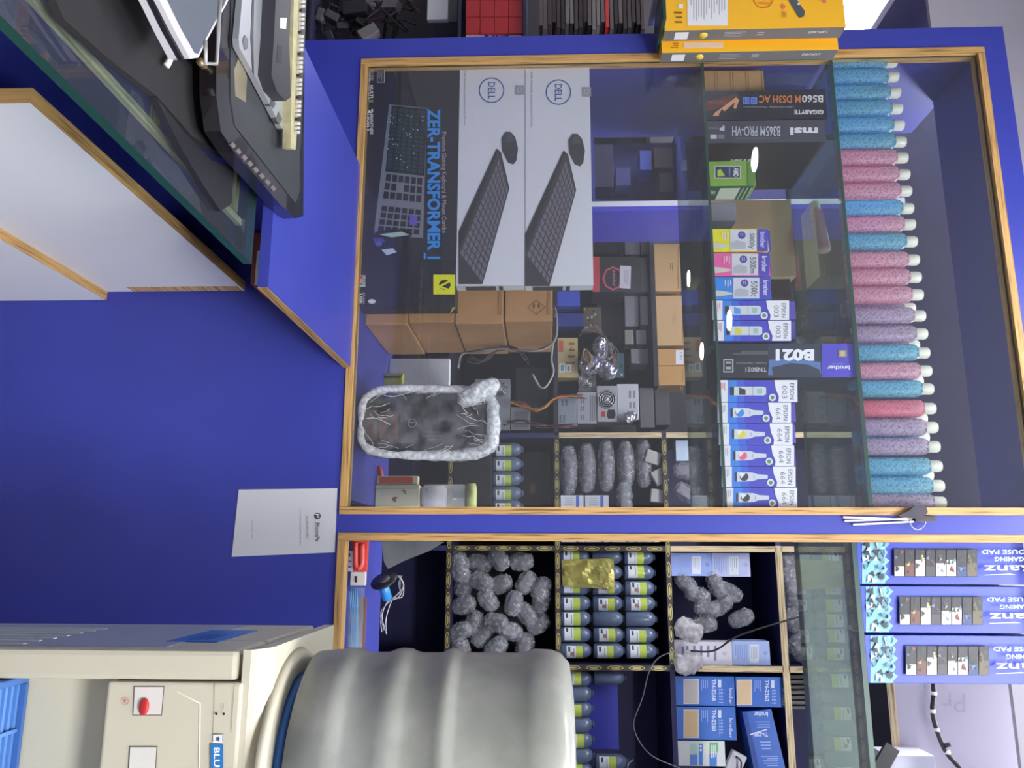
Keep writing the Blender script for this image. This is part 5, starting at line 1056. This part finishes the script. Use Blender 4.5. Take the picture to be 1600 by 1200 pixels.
# ================================================================== seen past the partition at the photo top
t = thing('spare_shelf', 'dark shelves of spare parts seen past the partition at the photo top', 'shelving', (-2.2, 1.0, 0))
sy = .95
for X in (486, 665, 720, 822, 1012):
    z = py(X, 20, sy).z; MB().box(-2.6, -1.70, sy + .0, sy + .35, z - .010, z, mat((34, 34, 60), .6)).build('shelf_board', t) if X in (486, 720, 822) else None
MB().box(-2.6, -1.68, sy + .36, sy + .375, .02, 2.6, mat((44, 42, 48), .7, var=.2, scale=8)).build('back_panel', t)
rnd = random.Random(9)
JX = [496 + rnd.random() * 160 for _ in range(26)]
for i in range(26):
    X = JX[i]; Y = rnd.random() * 58 - 4; r = rnd.uniform(.02, .05)
    c = py(X, Y, sy + .06 + .1 * rnd.random()); o = MB()
    if i % 3: o.box(c.x - r, c.x + r, c.y - .02, c.y + .02, c.z - r * .6, c.z + r * .6, mat(rnd.choice([(36, 34, 38), (60, 56, 60), (84, 80, 84), (46, 40, 44), (120, 116, 118)]), .4), rot=Matrix.Rotation(rnd.uniform(0, 3), 3, 'Y') @ Matrix.Rotation(rnd.uniform(-.5, .5), 3, 'Z'), bev=.004)
    else: o.tube([c + Vector((rnd.uniform(-.07, .07), rnd.uniform(-.02, .02), rnd.uniform(-.07, .07))) for _ in range(6)], .004, mat(rnd.choice([(30, 28, 30), (110, 104, 108), (90, 60, 66)]), .4))
    o.build('scrap_part' if i % 3 else 'scrap_cable', label='dark salvaged computer part, %s in the jumble counted from its blue panel end' % ORD[sorted(range(26), key=lambda q: JX[q]).index(i)] if i % 3 else 'loose cable in the salvaged parts, %s from the blue panel end' % ORD[sorted(range(0, 26, 3), key=lambda q: JX[q]).index(i)], cat='spare part' if i % 3 else 'cable', group='salvaged parts in a jumble' if i % 3 else 'loose cables in the jumble')
carton('white_packet', 'crumpled white paper packet beside the red boxes', 'packet', (668, -20, 700, 30), sy + .02, .02, (200, 200, 206)); carton('grey_parcel', 'grey parcel standing between the jumble and the red boxes', 'box', (676, -20, 715, 34), sy + .10, .12, (104, 104, 112))
for r_ in range(3):
    for k in range(4):
        X0 = 728 + k * 22.3; Y0 = -24 + r_ * 25.5
        t = carton('red_box', 'small plain red box, %s column, %s row of the red block' % (ORD[k], ORD[r_]), 'box', (X0, Y0, X0 + 21.6, Y0 + 24.8), sy + .01, .06, (176, 42, 46), 'block of stacked small red boxes')
t = carton('label_box', 'white and blue printed box edge touching the red boxes', 'box', (728, 53, 815, 60), sy + .02, .05, (206, 206, 214)); P = Print('y', sy + .02); P.rect(757, 53.5, 795, 60, (40, 50, 150)).text('SATA', 762, 54, 790, 59, (220, 220, 230), 'D'); P.done(t)
for i in range(24):
    X0 = 842 + i * 6.9; c = (166, 44, 46) if i == 15 else rnd.choice([(60, 48, 48), (84, 74, 72), (44, 38, 40), (104, 98, 96)])
    carton('flat_drive', 'thin dark disc drive, %s in the stack beyond the red boxes' % ORD[i] if i != 15 else 'thin red disc drive in the tall stack of dark ones', 'disc drive', (X0, -25, X0 + 5.6, 40 + 6 * math.sin(i * 1.7)), sy + .03, .12, c, 'dark thin disc drives in one stack' if i != 15 else None)
# ================================================================== RIGHT SHOWCASE, near things
t = thing('accessory_pack', 'red and white accessory pack with a white sticker standing in the lower window corner', 'pack', py(536, 880, .05))
x0, x1, _, z1 = wrect(535, 844, 574, 893, .05); zz0 = SILL + .005
MB().box(x0, x1, .05, .062, zz0, z1, mat((214, 74, 70), .4), bev=.002).build('card', t); x2 = wrect(535, 893.5, 572, 915, .05)[1]
MB().box(x1 + .0005, x2, .05, .062, zz0, z1 - .002, mat((214, 210, 208), .4), bev=.002).build('white_end', t)
P = Print('y', .05); P.rect(540, 861, 551, 893, (206, 206, 212)).para(542, 864, 549, 890, (120, 120, 126), 3, 'D').rect(543, 864, 547, 868, (60, 60, 64)).rect(554, 900, 558, 910, (40, 40, 44)).text('USB', 540, 899, 546, 908, (110, 100, 104), 'D'); P.done(t)
MB().tube([py(556, 848, .047), py(556, 880, .047), py(560, 888, .047), py(566, 880, .047), py(566, 850, .047)], .005, mat((226, 96, 88), .35)).build('red_cable', t)
t = thing('cable_pack', 'blue cable folded in a long clear sleeve beside the bottle', 'cable', py(553, 965, .07))
for k in range(5): MB().tube([py(545 + 3 * k, 920, .07), py(548 + 2.5 * k, 950, .072), py(550 + 2 * k, 975, .07), py(546 + 3 * k, 1040, .07)], .0022, mat((70, 140, 190), .35)).build('cable_strand', t)
x0, x1, z0, z1 = wrect(541, 918, 564, 1045, .06); MB().box(x0, x1, .06, .085, z0, z1, filmmat((170, 190, 206), .22, rough=.1, scale=30, bump=.5, spread=.18), bev=.004).build('clear_sleeve', t)
MB().box(py(566, 980, .09).x - .06, py(566, 980, .09).x + .06, .09, .10, zz0, py(570, 980, .09).z, mat((120, 84, 74), .5)).build('brown_card', label='thin brown card strip behind the blue cable sleeve', cat='card')
t = thing('wire_spool', 'black flanged spool of blue wire with loose thin wires', 'spool', py(580, 918, .16))
R = Matrix.Rotation(math.pi / 2, 3, 'Y') @ Matrix.Rotation(-.5, 3, 'X'); c = py(600, 907, .16)
MB().lathe(c, [(0, -.002), (.030, -.002), (.030, .002), (0, .002)], mat((40, 39, 44), .35), n=36, R=Matrix.Rotation(1.25, 3, 'Y') @ Matrix.Rotation(-.55, 3, 'X')).build('flange', t)
RR = Matrix.Rotation(1.35, 3, 'Y') @ Matrix.Rotation(-.5, 3, 'X')
MB().lathe(c + Vector((.004, .004, -.004)), [(.011, .0), (.011, .042)], mat((50, 130, 200), .35), n=24, R=RR, mod=lambda a, z: 1).build('wound_wire', t)
MB().lathe(c - Vector((.0035, .002, 0)), [(.013, -.0005), (.013, .0015), (0, .0015)], mat((86, 84, 90), .4), n=20, R=Matrix.Rotation(1.25, 3, 'Y') @ Matrix.Rotation(-.55, 3, 'X')).build('hub', t)
wires('thin_wires', 'pale thin wires fanned out beside the black spool', [(626, 900), (628, 915), (622, 930), (608, 940), (600, 960), (602, 985)], 5, .0012, [(176, 172, 176), (140, 138, 144)], 6, .2)
t = thing('grey_sheet', 'smoky grey plastic sheet hanging beside the accessory pack', 'sheet', py(600, 850, .12))
a = [py(596, 846, .1), py(600, 878, .1), py(606, 889, .1), py(632, 876, .1), py(668, 862, .1), py(694, 847, .1), py(650, 842, .1)]
MB().add(a + [p + Vector((0, .004, 0)) for p in a], [tuple(range(7)), tuple(range(13, 6, -1))] + [(i, 7 + i, 7 + (i + 1) % 7, (i + 1) % 7) for i in range(7)], mat((96, 100, 104), .35, var=.2, scale=20)).build('sheet', t)
# large dark carcass under the bubble heap and floor of the right showcase
MB().box(O2[0] + .002, O2[1], .032, .40, SILL - .02, SILL, BLUE_IN).build('trim_2', kind='structure')
# mouse pad boxes on the thick shelf
Z3 = ZS3 + .0006
rnd0 = random.Random(21)
for b, (Ya, Yb, X0, dx) in enumerate(((842, 913, 1347, 0), (915.5, 989, 1353, 8.5), (992, 1068, 1360, 18))):
    x0, x1 = py(1400, Ya, .036).x, py(1400, Yb, .036).x; zt_ = 2.385
    t = thing('mouse_pad_box', 'tall blue mouse pad box, %s' % ['touching the blue stile', 'middle one of three', 'last, beside the pale carton'][b], 'box', ((x0 + x1) / 2, .07, Z3), 'tall blue mouse pad boxes on the glass shelf')
    MB().box(x0 + .0005, x1 - .0005, .036, .10, Z3, zt_, mat((52, 70, 190), .4), bev=.001).build('carton', t)
    P = Print('y', .036); w = (Yb - Ya) / 74
    h = lambda Y: Ya + (Y - 842) * (Yb - Ya) / 71
    P.rect(X0 + dx * .0, h(843), X0 + 36, h(912), (120, 176, 200)); rnd = random.Random(3)
    for k in range(44):
        X, Y = X0 + rnd.uniform(3, 33), h(845 + rnd.uniform(3, 62)); s_ = rnd.uniform(2.5, 7); a_ = rnd.uniform(0, 6)
        P.poly([(min(X0 + 38, max(X0 + .5, X + s_ * math.cos(a_ + q_))), min(Yb - 1, max(Ya + 1, Y + s_ * 1.2 * math.sin(a_ + q_)))) for q_ in (0, 1.9, 3.6)], rnd.choice([(64, 84, 104), (40, 44, 56), (200, 230, 236), (110, 196, 206), (150, 170, 186), (84, 130, 150), (30, 34, 44), (176, 200, 210)]))
    for k in range(5): P.poly([(X0 + 36, h(845 + 13 * k)), (X0 + 43 - 3 * (k % 2), h(850 + 13 * k)), (X0 + 36, h(857 + 13 * k))], (120, 176, 200))
    xs = X0 + 50 + dx * .3; P.rect(xs, h(858), xs + 130, h(901), (30, 34, 40))
    for k in range(8):
        c0 = xs + 1 + k * 16.2; base = [(30, 36, 44), (96, 60, 50), (196, 190, 170), (60, 60, 66), (150, 150, 160), (70, 80, 50), (36, 60, 110), (90, 80, 60)][k]
        P.rect(c0, h(859), c0 + 15, h(900), (34, 36, 42)); P.rect(c0, h(885 - 5 * (k % 3)), c0 + 15, h(900), (206, 204, 200) if k in (0, 2, 4, 5) else base)
        for j in range(7):
            X, Y = c0 + rnd.uniform(2, 13), h(862 + rnd.uniform(0, 32)); s_ = rnd.uniform(2, 4.5); P.poly([(min(c0 + 15, max(c0, X + s_ * math.cos(q_ + k))), Y + s_ * 1.3 * math.sin(q_ + k)) for q_ in (0, 2.1, 4)], rnd.choice([base, (30, 30, 34), (180, 160, 90), (120, 60, 50), (90, 110, 150), (60, 60, 60)]))
    xt = xs + 141
    P.text('Ranz', xt, h(883), xt + 78, h(895), (214, 218, 224), 'D', .015).poly([(xt, h(898)), (xt + 40, h(896.5)), (xt + 50, h(898)), (xt + 40, h(898)), (xt, h(899))], (200, 206, 220)).text('GAMING', xt + 16, h(870), xt + 62, h(877), (176, 206, 220), 'D', .02).text('MOUSE PAD', xt - 4, h(859), xt + 76, h(866), (176, 206, 220), 'D', .02)
    P.done(t)
# overhead plywood board and pale carton above the right rack
t = thing('overhead_shelf', 'plywood edged dark board beyond the mouse pad boxes', 'shelf', (.6, .8, 2.43))
z = py(1400, 1100, .60).z
MB().box(.25, 1.3, .60, 1.2, z - .02, z, DK).build('board', t); MB().box(.25, 1.3, .5985, .5998, z - .02, z, PE).build('plywood_edging', t)
t = carton('pale_carton', 'large pale grey carton with faint lettering behind the twisted cord', 'carton', (1405, 1000, 1650, 1260), .61, .4, (176, 172, 186), z0=z + .0006, M=mat((176, 172, 186), .5, var=.03, scale=3))
P = Print('y', .61); P.text('Pr', 1472, 1083, 1508, 1113, (162, 158, 172), 'D'); P.done(t)
t = thing('twisted_cord', 'black twisted cord hanging in front of the pale carton', 'cord', py(1460, 1070, .58))
MB().tube([py(1458, 1060, .585), py(1459, 1085, .585), py(1457, 1110, .585), py(1462, 1135, .585), py(1472, 1162, .585), py(1482, 1180, .585), py(1500, 1200, .585), py(1512, 1215, .585)], .006, mat((38, 36, 40), .5, var=.5, scale=200)).build('cord', t)
for X, Y in ((1459, 1083), (1457, 1111), (1463, 1140), (1480, 1175)): MB().lathe(py(X, Y, .585), [(.0075, -.004), (.0075, .004)], WHITE, n=12, R=Matrix.Rotation(math.pi / 2, 3, 'Y')).build('white_tie', t)
MB().tube([py(1476, 1165, .58), py(1485, 1163, .575)], .006, mat((38, 36, 40), .5)).build('loose_end', t)
t = carton('white_carton', 'small white carton with a black strap below the twisted cord', 'box', (1388, 1181, 1463, 1230), .50, .09, (208, 208, 220)); 
MB().box(t['x0'] - .03, t['x0'] + .05, .488, .4985, py(1372, 1200, .49).z, py(1395, 1200, .49).z, BLACK, rot=Matrix.Rotation(.6, 3, 'Y')).build('black_strap', t)
# pale sheet added on the thick shelf to stand for its reflection
MB().box(O2[0] + .03, 1.2, .125, .395, Z3, Z3 + .003, sheetmat()).build('plastic_sheet', label='added pale sheet imitating the reflection in the thick glass shelf behind the mouse pad boxes', cat='sheet')
# ties, blade and ring hanging on the blue stile
t = thing('cable_ties', 'three white cable ties hanging on the blue stile between the windows', 'cable ties', py(1320, 812, -.01))
for a, b in (((1318, 808), (1420, 812)), ((1320, 814), (1425, 810)), ((1333, 820), (1428, 815))):
    p, q_ = py(*a, -.006), py(*b, -.008); mb = MB(); d_ = (q_ - p).normalized(); w_ = Vector((0, 0, 0)); u = Vector((d_.z, 0, -d_.x)) * .0018
    mb.add([p - u, p + u, q_ + u, q_ - u] + [v + Vector((0, .002, 0)) for v in (p - u, p + u, q_ + u, q_ - u)], [(0, 1, 2, 3), (4, 7, 6, 5), (0, 4, 5, 1), (1, 5, 6, 2), (2, 6, 7, 3), (3, 7, 4, 0)], mat((220, 216, 214), .4)).build('tie', t)
t = thing('folding_blade', 'dark folding tool hooked over the edging between the windows', 'tool', py(1420, 800, -.015))
q_ = [(1403, 806), (1420, 798), (1430, 790), (1440, 788), (1447, 792), (1450, 800), (1443, 808), (1425, 810), (1412, 808)]
mb = MB(); pts = [py(X, Y, -.016) for X, Y in q_]; n = len(pts); mb.add(pts + [p + Vector((0, .008, 0)) for p in pts], [tuple(range(n)), tuple(range(2 * n - 1, n - 1, -1))] + [(i, n + i, n + (i + 1) % n, (i + 1) % n) for i in range(n)], mat((86, 82, 92), .3, metal=.6)); mb.build('blade', t)
x0, x1, z0, z1 = wrect(1430, 806, 1463, 815, -.012); MB().box(x0, x1, -.012, -.005, z0, z1, mat((58, 50, 54), .4), bev=.001).build('handle', t)
MB().tube([py(1422, 812, -.01), py(1424, 822, -.012), py(1434, 828, -.012), py(1444, 822, -.012), py(1447, 814, -.01)], .0009, mat((190, 190, 200), .3, metal=.7)).build('wire_ring', label='thin wire ring hanging from the folding tool', cat='ring')
# socket on the case side wall
t = thing('power_socket', 'small dark power socket on the blue side wall of the showcase', 'socket', (O1[0] - .01, .2, 2.2))
xs_ = O1[0] - .0119; MB().box(xs_, xs_ + .012, .15, .25, 2.20, 2.27, mat((40, 38, 60), .4), bev=.002).build('plate', t)
MB().box(xs_ + .0121, xs_ + .014, .17, .19, 2.225, 2.245, mat((120, 118, 130), .4)).build('switch', t)
